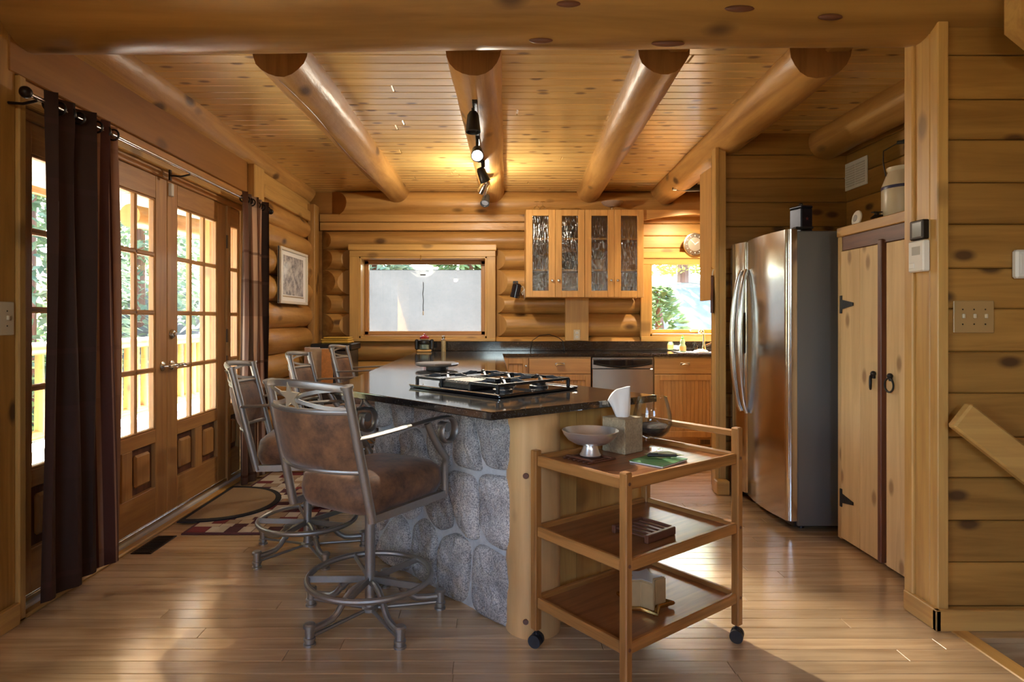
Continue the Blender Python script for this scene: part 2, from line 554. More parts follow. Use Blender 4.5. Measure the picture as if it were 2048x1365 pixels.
# ------------------------------------------------------------------ mesh building
class MB:
    """collects shapes; build() links them as one mesh object"""
    def __init__(s, mat=None):
        s.v = []; s.f = []; s.mi = []; s.X = mat or Matrix.Identity(4); s.uv = None
    def add(s, vs, fs, mi=0):
        b = len(s.v)
        s.v += [tuple(s.X @ Vector(p)) for p in vs]
        for f in fs:
            s.f.append(tuple(b + i for i in f)); s.mi.append(mi)
        return s
    def box(s, lo, hi, b=0.0, mi=0):
        lo = [min(a, c) for a, c in zip(lo, hi)] if any(a > c for a, c in zip(lo, hi)) else list(lo)
        x0, y0, z0 = lo; x1, y1, z1 = [max(a, c) for a, c in zip(lo, hi)]
        if b <= 0:
            vs = [(x, y, z) for x in (x0, x1) for y in (y0, y1) for z in (z0, z1)]
            fs = [(0, 1, 3, 2), (4, 6, 7, 5), (0, 4, 5, 1), (2, 3, 7, 6), (0, 2, 6, 4), (1, 5, 7, 3)]
            return s.add(vs, fs, mi)
        b = min(b, (x1 - x0) * .49, (y1 - y0) * .49, (z1 - z0) * .49)
        L = (x0, y0, z0); H = (x1, y1, z1)
        vs = []; idx = {}
        for sg in [(i, j, k) for i in (0, 1) for j in (0, 1) for k in (0, 1)]:
            for a in range(3):
                p = []
                for c in range(3):
                    q = H[c] if sg[c] else L[c]
                    if c != a:
                        q += -b if sg[c] else b
                    p.append(q)
                idx[sg + (a,)] = len(vs); vs.append(tuple(p))
        fs = []
        for a in range(3):
            o = [c for c in range(3) if c != a]
            for sa in (0, 1):
                q = []
                for (u, w) in ((0, 0), (1, 0), (1, 1), (0, 1)):
                    sg = [0, 0, 0]; sg[a] = sa; sg[o[0]] = u; sg[o[1]] = w
                    q.append(idx[tuple(sg) + (a,)])
                fs.append(tuple(q))
        for a in range(3):
            for c in range(a + 1, 3):
                e = 3 - a - c
                for sa in (0, 1):
                    for sc_ in (0, 1):
                        g0 = [0, 0, 0]; g0[a] = sa; g0[c] = sc_; g1 = list(g0); g1[e] = 1
                        fs.append((idx[tuple(g0) + (a,)], idx[tuple(g1) + (a,)], idx[tuple(g1) + (c,)], idx[tuple(g0) + (c,)]))
        for sg in [(i, j, k) for i in (0, 1) for j in (0, 1) for k in (0, 1)]:
            fs.append(tuple(idx[sg + (a,)] for a in range(3)))
        return s.add(vs, fs, mi)
    def prism(s, poly, z0, z1, mi=0, b=0.0):
        n = len(poly)
        vs = [(x, y, z0) for x, y in poly] + [(x, y, z1) for x, y in poly]
        fs = [tuple(range(n))[::-1], tuple(range(n, 2 * n))]
        fs += [(i, (i + 1) % n, n + (i + 1) % n, n + i) for i in range(n)]
        return s.add(vs, fs, mi)
    def tube(s, pts, r, n=8, closed=False, mi=0, flat=None, up=None):
        """sweep a round (or flat=(w,h)) section along pts"""
        P = [Vector(p) for p in pts]; k = len(P)
        R = r if isinstance(r, (list, tuple)) else [r] * k
        T = []
        for i in range(k):
            a = P[(i - 1) % k] if (closed or i > 0) else P[i]
            c = P[(i + 1) % k] if (closed or i < k - 1) else P[i]
            t = (c - a); T.append(t.normalized() if t.length > 1e-9 else Vector((0, 0, 1)))
        u = Vector(up) if up else (Vector((0, 0, 1)) if abs(T[0].z) < .9 else Vector((1, 0, 0)))
        u = (u - T[0] * u.dot(T[0])).normalized()
        vs = []
        for i in range(k):
            if i:
                if up:
                    u = Vector(up)
                u = (u - T[i] * u.dot(T[i]))
                u = u.normalized() if u.length > 1e-6 else Vector((1, 0, 0))
            w = T[i].cross(u)
            for j in range(n):
                a = 2 * pi * j / n
                if flat:
                    a += pi / 4 if n == 4 else 0
                    q = sqrt(2) if n == 4 else 1
                    vs.append(P[i] + w * cos(a) * flat[0] * .5 * q + u * sin(a) * flat[1] * .5 * q)
                else:
                    vs.append(P[i] + (w * cos(a) + u * sin(a)) * R[i])
        fs = []
        m = k if closed else k - 1
        for i in range(m):
            for j in range(n):
                i2 = (i + 1) % k
                fs.append((i * n + j, i * n + (j + 1) % n, i2 * n + (j + 1) % n, i2 * n + j))
        if not closed:
            fs.append(tuple(range(n))[::-1]); fs.append(tuple((k - 1) * n + j for j in range(n)))
        return s.add(vs, fs, mi)
    def cyl(s, p0, p1, r0, r1=None, n=16, mi=0):
        return s.tube([p0, p1], [r0, r0 if r1 is None else r1], n, mi=mi)
    def lathe(s, prof, n=24, c=(0, 0, 0), mi=0, a0=0, a1=2 * pi, closed_prof=False):
        k = len(prof); full = abs(a1 - a0 - 2 * pi) < 1e-6
        m = n if full else n + 1
        vs = []
        for j in range(m):
            a = a0 + (a1 - a0) * j / n
            for r, z in prof:
                vs.append((c[0] + r * cos(a), c[1] + r * sin(a), c[2] + z))
        fs = []
        for j in range(n):
            j2 = (j + 1) % m
            for i in range(k - 1 if not closed_prof else k):
                i2 = (i + 1) % k
                fs.append((j * k + i, j2 * k + i, j2 * k + i2, j * k + i2))
        if not closed_prof and full:
            if prof[0][0] > 1e-6:
                fs.append(tuple(j * k for j in range(m))[::-1])
            if prof[-1][0] > 1e-6:
                fs.append(tuple(j * k + k - 1 for j in range(m)))
        return s.add(vs, fs, mi)
    def ball(s, c, r, n=16, m=10, mi=0, sq=(1, 1, 1)):
        vs = []; fs = []
        for i in range(m + 1):
            t = pi * i / m
            for j in range(n):
                a = 2 * pi * j / n
                vs.append((c[0] + r * sq[0] * sin(t) * cos(a), c[1] + r * sq[1] * sin(t) * sin(a), c[2] + r * sq[2] * cos(t)))
        for i in range(m):
            for j in range(n):
                fs.append((i * n + j, i * n + (j + 1) % n, (i + 1) * n + (j + 1) % n, (i + 1) * n + j))
        return s.add(vs, fs, mi)
    def mesh(s, name, mats, smooth=35, weld=True):
        me = bpy.data.meshes.new(name)
        me.from_pydata(s.v, [], s.f)
        for m in (mats if isinstance(mats, (list, tuple)) else [mats]):
            me.materials.append(m)
        me.polygons.foreach_set('material_index', s.mi)
        bm = bmesh.new(); bm.from_mesh(me)
        if weld:
            bmesh.ops.remove_doubles(bm, verts=bm.verts, dist=1e-5)
        bmesh.ops.recalc_face_normals(bm, faces=bm.faces)
        bm.to_mesh(me); bm.free()
        if smooth:
            me.polygons.foreach_set('use_smooth', [True] * len(me.polygons))
            me.set_sharp_from_angle(angle=radians(smooth))
        return me
    def build(s, name, mats, parent=None, smooth=35, loc=None, rz=None, weld=True):
        return link(name, s.mesh(name, mats, smooth, weld), parent, loc, rz)

def link(name, me, parent=None, loc=None, rz=None, rot=None):
    o = bpy.data.objects.new(name, me)
    COL.objects.link(o)
    if parent is not None:
        o.parent = parent
    if loc is not None:
        o.location = loc
    if rz is not None:
        o.rotation_euler = (0, 0, rz)
    if rot is not None:
        o.rotation_euler = rot
    return o

def tag(o, label, cat, group=None):
    o['label'] = label; o['category'] = cat
    if group:
        o['group'] = group
    return o

def T(name, label, cat, loc=(0, 0, 0), rz=0.0, group=None):
    o = bpy.data.objects.new(name, None)
    COL.objects.link(o)
    o.location = loc; o.rotation_euler = (0, 0, rz); o.empty_display_size = .1
    return tag(o, label, cat, group)

def S(name):
    o = bpy.data.objects.new(name, None)
    COL.objects.link(o); o.empty_display_size = .1
    o['kind'] = 'structure'
    return o

def kind(o, k):
    o['kind'] = k
    return o

def copy_tree(o, parent=None):
    c = o.copy(); COL.objects.link(c); c.parent = parent
    for ch in list(o.children):
        copy_tree(ch, c)
    return c

PC = {}
def board(dims, mat, b=.002):
    """cached chamfered board mesh centred on its origin"""
    key = (tuple(round(d, 4) for d in dims), mat.name, b)
    if key not in PC:
        h = [d / 2 for d in dims]
        PC[key] = MB().box((-h[0], -h[1], -h[2]), h, b).mesh('board', mat)
    return PC[key]

def log_mb(p0, p1, r0, r1=None, seed=0, n=18, k=None, rough=.03, round0=0.0, round1=0.0):
    """a hand-peeled log: a slightly bumpy tapering cylinder"""
    r1 = r0 if r1 is None else r1
    p0 = Vector(p0); p1 = Vector(p1)
    Ln = (p1 - p0).length
    k = k or max(6, int(Ln / .16))
    t = (p1 - p0).normalized()
    u = Vector((0, 0, 1)) if abs(t.z) < .9 else Vector((1, 0, 0))
    u = (u - t * u.dot(t)).normalized(); w = t.cross(u)
    vs = []; fs = []
    ts = [i / k for i in range(k + 1)]
    if round0:
        ts = [0, round0 * .25 / Ln, round0 * .6 / Ln] + [q for q in ts if q > round0 / Ln]
    if round1:
        ts = [q for q in ts if q < 1 - round1 / Ln] + [1 - round1 * .6 / Ln, 1 - round1 * .25 / Ln, 1]
    for i, q in enumerate(ts):
        r = r0 + (r1 - r0) * q
        if round0 and q * Ln < round0:
            r *= sqrt(max(.12, 1 - (1 - q * Ln / round0) ** 2 * .9))
        if round1 and (1 - q) * Ln < round1:
            r *= sqrt(max(.12, 1 - (1 - (1 - q) * Ln / round1) ** 2 * .9))
        c = p0 + t * (q * Ln)
        for j in range(n):
            a = 2 * pi * j / n
            d = w * cos(a) + u * sin(a)
            nz = noise.noise(Vector((q * Ln * 2.2 + seed * 7.3, cos(a) * 1.1, sin(a) * 1.1 + seed)))
            nz += .6 * noise.noise(Vector((q * Ln * 6 + seed * 3.1, cos(a) * 2.4, sin(a) * 2.4 - seed)))
            vs.append(c + d * r * (1 + rough * nz))
    K = len(ts)
    for i in range(K - 1):
        for j in range(n):
            fs.append((i * n + j, i * n + (j + 1) % n, (i + 1) * n + (j + 1) % n, (i + 1) * n + j))
    mb = MB()
    mb.add(vs, fs, 0)
    mb.add([vs[j] for j in range(n)], [tuple(range(n))[::-1]], 1)
    mb.add([vs[(K - 1) * n + j] for j in range(n)], [tuple(range(n))], 1)
    return mb

def cut_mesh(me, co, no, mat_index=1):
    """slice a mesh by a plane, drop the outer side and cap the cut"""
    bm = bmesh.new(); bm.from_mesh(me)
    g = bm.verts[:] + bm.edges[:] + bm.faces[:]
    r = bmesh.ops.bisect_plane(bm, geom=g, plane_co=co, plane_no=no, clear_outer=True)
    es = [e for e in r['geom_cut'] if isinstance(e, bmesh.types.BMEdge)]
    if es:
        f = bmesh.ops.edgeloop_fill(bm, edges=es, mat_nr=mat_index)
        for q in f['faces']:
            q.material_index = mat_index
            q.smooth = False
    bm.to_mesh(me); bm.free()
    me.set_sharp_from_angle(angle=radians(35))
    return me
def smoothstep(a, b, x):
    t = max(0, min(1, (x - a) / (b - a)))
    return t * t * (3 - 2 * t)
# ================================================================== the setting
CEIL = 2.63
# ---- floor: strip boards running left to right
fl = S('floor')
MB().box((-2.2, -3.3, -.30), (1.85, 2.54, -.022)).box((-2.2, 2.54, -.30), (3.0, 6.95, -.022)).build('subfloor', W('floor', 0), fl, smooth=0)
MB().box((-2.2, -3.3, -.022), (1.85, 1.90, 0)).build('floor_front', W('floor', 0), fl, smooth=0)
FP = .083
row = 0
y = 1.90
while y < 6.35:
    x = -1.96 - rnd.random() * .9
    xe = 1.85 if y + FP < 2.56 else 2.62
    while x < xe - .01:
        L_ = rnd.choice((1.0, 1.3, 1.6, 1.9, 2.3))
        a = max(x, -1.96); c = min(x + L_, xe)
        if c - a > .05:
            full = (a == x and c == x + L_)
            d = (c - a - .0015, FP - .0015, .022)
            link('plank', board(d, W('floor', 0), .0016), fl, ((a + c) / 2, y + FP / 2, -.011))
        x += L_
    y += FP
    row += 1
MB().box((-2.2, y, -.022), (3.0, 6.9, 0)).build('floor_rear', W('floor', 0), fl, smooth=0)

# ---- ceiling boards
ce = S('ceiling')
MB().box((-2.3, 2.4, CEIL + .02), (3.0, 7.0, CEIL + .12)).build('ceiling_backing', W('ceil', 0), ce, smooth=0)
CP = .1085
y = 2.75
while y < 6.95:
    cuts = sorted([rnd.uniform(-1.2, 2.2)] if rnd.random() < .75 else [])
    xs = [-2.2] + cuts + [2.64]
    for a, c in zip(xs[:-1], xs[1:]):
        link('plank', board((c - a - .0012, CP - .0008, .02), W('ceil', 0), .006), ce, ((a + c) / 2, y + CP / 2, CEIL + .01))
    y += CP

# ---- living room side, behind and beside the camera
wf = S('wall_front')
m_ = MB()
m_.box((-2.3, -3.5, -.3), (-.2, -3.3, 3.2)).box((1.0, -3.5, -.3), (3.9, -3.3, 3.2)).box((-.2, -3.5, -.3), (1.0, -3.3, 1.6)).box((-.2, -3.5, 2.6), (1.0, -3.3, 3.2))  # high opening added in the unseen rear wall to let in fill light
m_.build('wall_panel', W('pine', 0), wf, smooth=0)
MB().box((-2.4, -3.5, 3.2), (3.9, 2.75, 3.3)).build('ceiling_panel', W('ceil', 0), wf, smooth=0)
MB().box((-2.3, 2.72, 2.70), (3.9, 2.76, 3.25)).build('wall_panel', W('pine', 0), wf, smooth=0)

# ---- left wall
wl_ = S('wall_left')
MB().box((-2.3, -3.5, -.3), (-2.0, -1.05, 3.2)).box((-2.3, .85, -.3), (-2.0, 2.62, 3.2)).box((-2.3, -1.05, -.3), (-2.0, .85, .85)).box((-2.3, -1.05, 2.15), (-2.0, .85, 3.2)).box((-2.3, 5.14, -.3), (-2.02, 7.1, 2.9)).box((-2.3, 2.62, 2.25), (-2.02, 5.14, 2.9)).box((-2.3, 2.62, -.3), (-2.02, 5.14, .012)).build('wall_core', W('board', 1), wl_, smooth=0)
# near boards
yb = 1.2
for w_ in (.30, .32, .28, .33, .17):
    link('plank', board((.03, w_ - .003, 2.9), W('pine', 2), .004), wl_, (-1.975, yb + w_ / 2, 1.45 - .0))
    yb += w_
link('plank', board((.03, .33, 2.9), W('pine', 2), .004), wl_, (-1.975, 1.033, 1.45))
w5 = S('fill_window')  # unseen window, added to bring cool daylight in from the left
for a, c in (((-2.3, -1.05, .85), (-1.96, -.98, 2.15)), ((-2.3, .78, .85), (-1.96, .85, 2.15)), ((-2.3, -.98, .85), (-1.96, .78, .92)), ((-2.3, -.98, 2.08), (-1.96, .78, 2.15)), ((-2.18, -.13, .92), (-2.12, -.07, 2.08))):
    MB().box(a, c, .004).build('frame_bar', W('trim', 2), w5)
for a, c in ((-.98, -.13), (-.07, .78)):
    MB().box((-2.152, a, .92), (-2.148, c, 2.08)).build('pane', M['glass'], w5, smooth=0)
# plank over the doors
MB().box((-2.02, 2.56, 2.262), (-1.955, 5.05, 2.52), .004).build('header_plank', W('board', 1), wl_)
# post beside the doors
MB().box((-2.02, 5.052, 0), (-1.90, 5.27, 2.50), .006).build('post', W('trim', 2), wl_)
zs = [.0, .235, .47, .705, .94, 1.175, 1.41, 1.645, 1.88, 2.10, 2.29]
for i in range(len(zs) - 1):
    zc = (zs[i] + zs[i + 1]) / 2; r = (zs[i + 1] - zs[i]) / 2 * 1.06
    mb = log_mb((-1.995, 5.275, zc), (-1.995, 6.72, zc), r * 1.0, r * .98, seed=i + 3, rough=.045, round0=.10, round1=.05)
    mb.build('log', [W('log', 1), W('logend', 0)], wl_, smooth=50)
MB().box((-2.0, 5.275, 2.28), (-1.90, 6.70, 2.385), .008).build('plank', W('trim', 1), wl_)
MB().box((-2.0, 5.275, 2.39), (-1.93, 6.70, 2.50), .008).build('plank', W('trim', 1), wl_)
MB().box((-1.93, 6.60, 0), (-1.855, 6.76, 2.46), .006).build('corner_board', W('log', 2), wl_)

# ---- back wall
YB = 6.87
wbk = S('wall_back')
m_ = MB()
WX0, WX1, WZ0, WZ1 = -1.40, -.085, 1.09, 1.89
VX0, VX1 = 1.68, 2.78
m_.box((-2.3, 6.86, -.3), (WX0, 7.06, 2.9)).box((WX1, 6.86, -.3), (VX0, 7.06, 2.9)).box((VX1, 6.86, -.3), (3.2, 7.06, 2.9))
for a, c in ((WX0, WX1), (VX0, VX1)):
    m_.box((a, 6.86, -.3), (c, 7.06, WZ0)).box((a, 6.86, WZ1), (c, 7.06, 2.9))
m_.build('wall_core', W('board', 0), wbk, smooth=0)
rows = [(2.206, 2.01), (2.01, 1.79), (1.79, 1.52), (1.52, 1.316), (1.316, 1.07), (1.07, .81), (.81, .57), (.57, .33), (.33, .09)]
for i, (z1, z0) in enumerate(rows):
    zc = (z0 + z1) / 2; r = (z1 - z0) / 2 * 1.05
    inwin = z0 > 1.0 and z1 < 2.03
    segs = [(-1.84, -1.516, 'LR'), (.032, 1.58, 'LR')] if inwin else ([(-1.84, 1.58, 'L')] if z1 > 2.0 else [(-1.84, 2.9, 'L')])
    for a, c, fl_ in segs:
        me = log_mb((a, YB, zc), (c, YB, zc), r, r, seed=i * 2.7 + a + 20, rough=.035).mesh('log', [W('log', 0), W('logend', 2)], 50)
        if a < -1.5:
            cut_mesh(me, (a - .05, YB + .02, zc), (-.75, -1, 0), 0)
        elif inwin:
            cut_mesh(me, (a - .01, YB, zc), (-1, -1, 0))
        if inwin and c < 0:
            cut_mesh(me, (c + .01, YB, zc), (1, -1, 0))
        link('log', me, wbk)
# boards under the top log
MB().box((-1.86, 6.80, 2.212), (1.55, 6.86, 2.298), .006).build('plank', W('log', 0), wbk)
MB().box((-1.86, 6.785, 2.302), (1.55, 6.86, 2.385), .006).build('plank', W('log', 0), wbk)
me = log_mb((-1.75, 6.84, 2.50), (2.9, 6.84, 2.50), .135, .13, seed=77, rough=.03).mesh('log', [W('log', 0), W('board', 2)], 50)
cut_mesh(me, (-1.74, 6.86, 2.5), (-.8, -1, 0))
link('log', me, wbk)
# boards over the sink window and the board under the glass cabinets
for k, (z0, z1) in enumerate(((1.905, 2.02), (2.02, 2.15), (2.15, 2.28), (2.28, 2.40))):
    MB().box((1.56, 6.775, z0 + .002), (2.9, 6.86, z1 - .002), .006).build('plank', W('trim', 0), wbk)
MB().box((.771, 6.71, 1.025), (1.021, 6.76, 1.70), .004).build('board', W('trim', 2), wbk)

# ---- right-hand partition (near), its planked face, alcove
wr = S('wall_right')
MB().box((1.82, 2.60, -1.6), (3.9, 2.74, 2.72)).box((2.65, 2.74, -.3), (3.0, 7.0, 2.9)).box((3.8, -3.5, -1.6), (3.95, 2.74, 3.2)).build('wall_core', W('pine', 0), wr, smooth=0)
z = -.95
hs = (.175, .165, .18, .17)
i = 0
while z < 2.6:
    h = hs[i % 4]
    link('plank', board((1.95, .025, h - .003), W('pine', 0), .006), wr, (1.84 + .975, 2.588, z + h / 2))
    z += h; i += 1
MB().box((1.797, 2.552, 0), (1.842, 2.60, 2.50), .004).build('corner_board', W('trim', 2), wr)
MB().box((1.797, 2.60, 0), (1.825, 2.69, 2.50), .004).build('end_board', W('trim', 2), wr)
MB().box((1.785, 2.69, 0), (1.825, 2.745, 2.50), .005).build('edge_board', W('trim', 2), wr)
z = 0.0; i = 0
while z < 2.6:
    h = (.178, .17, .182)[i % 3]
    link('plank', board((.025, 1.95, h - .003), W('pine', 1), .005), wr, (2.632, 3.72, z + h / 2))
    z += h; i += 1
bs = S('baseboard_right')
MB().box((1.775, 2.53, 0), (1.797, 2.735, .085), .004).build('baseboard_side', W('trim', 1), bs)
MB().box((1.775, 2.53, 0), (2.6, 2.553, .085), .004).build('baseboard_face', W('trim', 0), bs)
bl = S('baseboard_left')
MB().box((-1.958, .2, 0), (-1.935, 2.595, .09), .004).build('baseboard_face', W('trim', 1), bl)

# partition behind the fridge
wm = S('wall_middle')
MB().box((1.66, 4.70, 0), (2.66, 4.80, 2.66)).build('wall_core', W('pine', 0), wm, smooth=0)
z = .0; i = 0
while z < 2.6:
    h = (.178, .172, .18)[i % 3]
    link('plank', board((.98, .02, h - .003), W('pine', 0), .005), wm, (2.15, 4.69, z + h / 2))
    z += h; i += 1
MB().box((1.645, 4.60, 0), (1.70, 4.70, 2.50), .004).build('end_board', W('trim', 2), wm)
MB().box((1.615, 4.585, 0), (1.645, 4.66, 2.50), .005).build('edge_board', W('trim', 2), wm)
MB().box((1.60, 4.50, 0), (1.69, 4.585, .10), .006).build('base_block', W('trim', 0), wm)

# stair well beside the near partition
tr = S('trim_1')
MB().box((1.835, -3.0, -.03), (1.905, 2.545, .004), .004).build('stair_nosing', W('trim', 1), tr)
sw = S('wall_stairs')
MB().box((1.83, -3.0, -1.6), (1.85, 2.55, -.03)).build('stair_side', W('pine', 1), sw, smooth=0)
for k in range(5):
    MB().box((2.0 + k * .26, .9, -.22 - k * .19), (2.28 + k * .26, 2.56, -.18 - k * .19), .004).build('stair_tread', W('pine', 1), sw)
    MB().box((2.0 + k * .26, .9, -.40 - k * .19), (2.02 + k * .26, 2.56, -.22 - k * .19), .002).build('stair_riser', W('pine', 1), sw)
MB().box((1.85, .9, -.20), (2.0, 2.56, -.18)).build('stair_landing', W('pine', 1), sw)

# ================================================================== logs overhead
def big_log(label, p0, p1, r0, r1, seed, tenon=True, cat='log beam', name='ceiling_log'):
    t = T(name, label, cat, (0, 0, 0), group='peeled logs under the ceiling')
    ax = 1
    mb = log_mb(p0, p1, r0, r1, seed=seed, n=22, rough=.05)
    mb.build('log', [W('log', ax), W('cutend', 2)], t, smooth=50)
    if tenon:
        MB().box((p0[0] + r0 * .15, 2.72, p0[2] - .02), (p0[0] + r0 * .95, p0[1] + .02, p0[2] + .045), .01).build('tenon', W('beam', 1), t)
    return t
big_log('rough peeled log on top of the left wall above the patio doors', (-2.05, 2.75, 2.64), (-2.05, 6.80, 2.64), .185, .15, 1.3, tenon=False)
big_log('cracked grey-faced ceiling log between the left wall and the track light log', (-1.075, 3.2, 2.625), (-1.01, 6.80, 2.615), .145, .12, 2.9)
cr_ = MB()
c_ = []
for i in range(26):
    q = i / 25
    ctr = Vector((-1.075 + .065 * q, 3.25 + 2.9 * q, 2.625 - .01 * q)); rr_ = (.145 - .022 * q) * 1.0
    a_ = radians(262 + 7 * sin(q * 9) - 10 * q)
    c_.append(ctr + Vector((cos(a_) * rr_, 0, sin(a_) * rr_)))
cr_.tube(c_, [.0012 + .0045 * sin(pi * i / 25) for i in range(26)], 6)
cr_.build('crack', W('dark', 1), bpy.data.objects['ceiling_log.001'])
big_log('middle ceiling log that carries the black track light', (-.095, 3.2, 2.625), (.0, 6.80, 2.615), .142, .125, 4.4)
big_log('ceiling log between the track light log and the one above the sink', (.87, 3.2, 2.625), (1.03, 6.80, 2.615), .13, .125, 6.1)
big_log('ceiling log running to the back wall above the sink window', (1.66, 3.2, 2.625), (1.84, 6.80, 2.615), .155, .14, 8.2)
big_log('short log in the alcove above the fridge and pantry', (2.46, 2.74, 2.57), (2.47, 4.69, 2.57), .125, .13, 9.9, tenon=False)
t = T('front_beam', 'huge peeled log beam spanning the front of the kitchen', 'log beam', (0, 0, 0))
log_mb((-2.25, 2.66, 2.56), (2.32, 2.66, 2.60), .185, .18, seed=12.5, n=28, k=40, rough=.03).build('log', [W('beam', 0), W('logend', 2)], t, smooth=50)
# dark split knots on the beam
for px, pz, ln in ((.30, 2.50, .05), (.98, 2.485, .06), (1.35, 2.46, .05), (-.68, 2.53, .06), (.73, 2.40, .07), (.20, 2.405, .05)):
    yy = 2.66 - sqrt(max(.0, .183 ** 2 - (pz - 2.58) ** 2)) - .001
    MB(Matrix.Translation((px, yy + .006, pz))).ball((0, 0, 0), 1.0, 14, 8, sq=(ln, .013, .013)).build('knot', W('dark', 0), t)
t = T('bracket_board', 'pale board end beside the huge beam in the top right corner', 'board', (2.04, 2.42, 2.33))
MB().prism([(-.05, .03), (.06, -.06), (.12, -.06), (.3, -.02), (.3, .6), (-.05, .6)], -.04, .04).build('board', W('trim', 0), t)
t.children[0].rotation_euler = (pi / 2, 0, 0)

# ================================================================== patio doors and windows
XD0, XD1 = -2.06, -2.015
ZR = (.593, .949, 1.293, 1.64, 1.977)
def glazed(y0, y1, gl, cols, zb, zt, o, panels):
    """stiles, rails, muntins, panes of a glazed leaf in the plane x = -2.03"""
    MB().box((XD0, y0, zb), (XD1, gl[0], zt), .003).build('stile', W('door', 2), o)
    MB().box((XD0, gl[1], zb), (XD1, y1, zt), .003).build('stile', W('door', 2), o)
    MB().box((XD0, gl[0], ZR[-1]), (XD1, gl[1], zt), .003).build('rail', W('door', 1), o)
    MB().box((XD0, gl[0], .515), (XD1, gl[1], ZR[0]), .003).build('rail', W('door', 1), o)
    MB().box((XD0, gl[0], zb), (XD1, gl[1], .248), .003).build('rail', W('door', 1), o)
    step = (gl[1] - gl[0]) / cols
    for r in range(4):
        for k in range(cols):
            MB().box((-2.041, gl[0] + k * step + .004, ZR[r] + .004), (-2.037, gl[0] + (k + 1) * step - .004, ZR[r + 1] - .004)).build('pane', M['glass'], o, smooth=0)
    for k in range(1, cols):
        yy = gl[0] + k * step
        MB().box((XD0 + .008, yy - .013, ZR[0]), (XD1 - .004, yy + .013, ZR[-1]), .007).build('muntin', W('door', 2), o)
    for r in range(1, 4):
        MB().box((XD0 + .008, gl[0], ZR[r] - .014), (XD1 - .004, gl[1], ZR[r] + .014), .007).build('muntin', W('door', 1), o)
    # sticking round the glass
    for a, c in ((gl[0], gl[0] + .012), (gl[1] - .012, gl[1])):
        MB().box((XD0 + .008, a, ZR[0]), (XD1 - .004, c, ZR[-1]), .004).build('glazing_bead', W('door', 2), o)
    for a, c in ((ZR[0], ZR[0] + .012), (ZR[-1] - .012, ZR[-1])):
        MB().box((XD0 + .008, gl[0], a), (XD1 - .004, gl[1], c), .004).build('glazing_bead', W('door', 1), o)
    n = panels
    gap = .10
    wd = (gl[1] - gl[0] - gap * (n - 1)) / n
    for k in range(n):
        a = gl[0] + k * (wd + gap); c = a + wd
        MB().box((-2.05, a, .248), (-2.042, c, .515)).build('panel_recess', W('dark', 2), o, smooth=0)  # shade of the recess put into the colour as dark wood
        MB().box((-2.048, a + .045, .29), (-2.020, c - .045, .475), .012).build('raised_panel', W('door', 2), o)
        if k < n - 1:
            MB().box((XD0, c, .248), (XD1, c + gap, .515), .003).build('stile', W('door', 2), o)
d1 = S('door_1')
glazed(3.058, 3.914, (3.195, 3.785), 3, .055, 2.113, d1, 2)
d2 = S('door_2')
glazed(3.920, 4.775, (4.044, 4.635), 3, .055, 2.113, d2, 2)
w3 = S('window_3')
glazed(2.665, 3.00, (2.765, 2.92), 1, .055, 2.113, w3, 1)
w4 = S('window_4')
glazed(4.835, 5.05, (4.865, 5.02), 1, .055, 2.113, w4, 1)
# handles
def lever(o, yc, s, z=.966):
    h = MB(Matrix.Translation((XD1, yc, z)) @ Matrix.Rotation(pi / 2, 4, 'Y'))
    h.lathe([(0, 0), (.030, 0), (.030, .006), (.020, .012), (.011, .014), (.011, .045), (0, .045)], 20)
    h.X = Matrix.Translation((XD1, yc, z))
    h.tube([(.045, 0, 0), (.05, s * .02, .003), (.048, s * .06, .004), (.046, s * .10, -.004), (.044, s * .125, .0)], [.010, .011, .010, .008, .006], 10)
    h.build('lever_handle', M['nickel'], o)
lever(d1, 3.86, 1)
lever(d2, 3.97, 1)
MB(Matrix.Translation((XD1, 3.97, 1.16)) @ Matrix.Rotation(pi / 2, 4, 'Y')).lathe([(0, 0), (.03, 0), (.03, .008), (.022, .018), (.012, .02), (.012, .03), (0, .03)], 20).build('deadbolt', M['nickel'], d2)
MB().box((-2.016, 3.93, 2.02), (-1.995, 3.965, 2.10), .004).build('door_sensor', M['white'], d2)
for z in (1.84, 1.13, .93):
    MB().cyl((-2.008, 4.785, z - .05), (-2.008, 4.785, z + .05), .009, n=10).build('hinge', M['bronze'], d2)
# jambs, casing and sill
tr2 = S('trim_2')
MB().box((-2.10, 2.56, 2.115), (-2.0, 5.052, 2.16), .004).build('head_jamb', W('door', 1), tr2)
MB().box((-2.10, 2.56, 2.162), (-1.975, 5.052, 2.205), .006).build('head_casing', W('trim', 1), tr2)
MB().box((-2.10, 2.56, 2.207), (-1.965, 5.052, 2.262), .008).build('head_moulding', W('door', 1), tr2)
for a, c in ((2.622, 2.663), (3.0, 3.056), (4.777, 4.834)):
    MB().box((-2.10, a, .03), (-2.0, c, 2.115), .004).build('jamb', W('door', 2), tr2)
MB().box((-2.01, 2.60, 0), (-1.945, 2.640, 2.26), .005).build('side_casing', W('trim', 2), tr2)
MB().box((-2.20, 2.56, 0.0), (-1.99, 5.05, .03), .004).build('sill', W('grey', 1), tr2)
MB().box((-2.02, 2.60, .03), (-2.005, 5.05, .055), .003).build('threshold', M['steel2'], tr2)
MB().box((-1.99, 2.56, 0), (-1.945, 5.05, .018), .006).build('floor_strip', W('trim', 1), tr2)

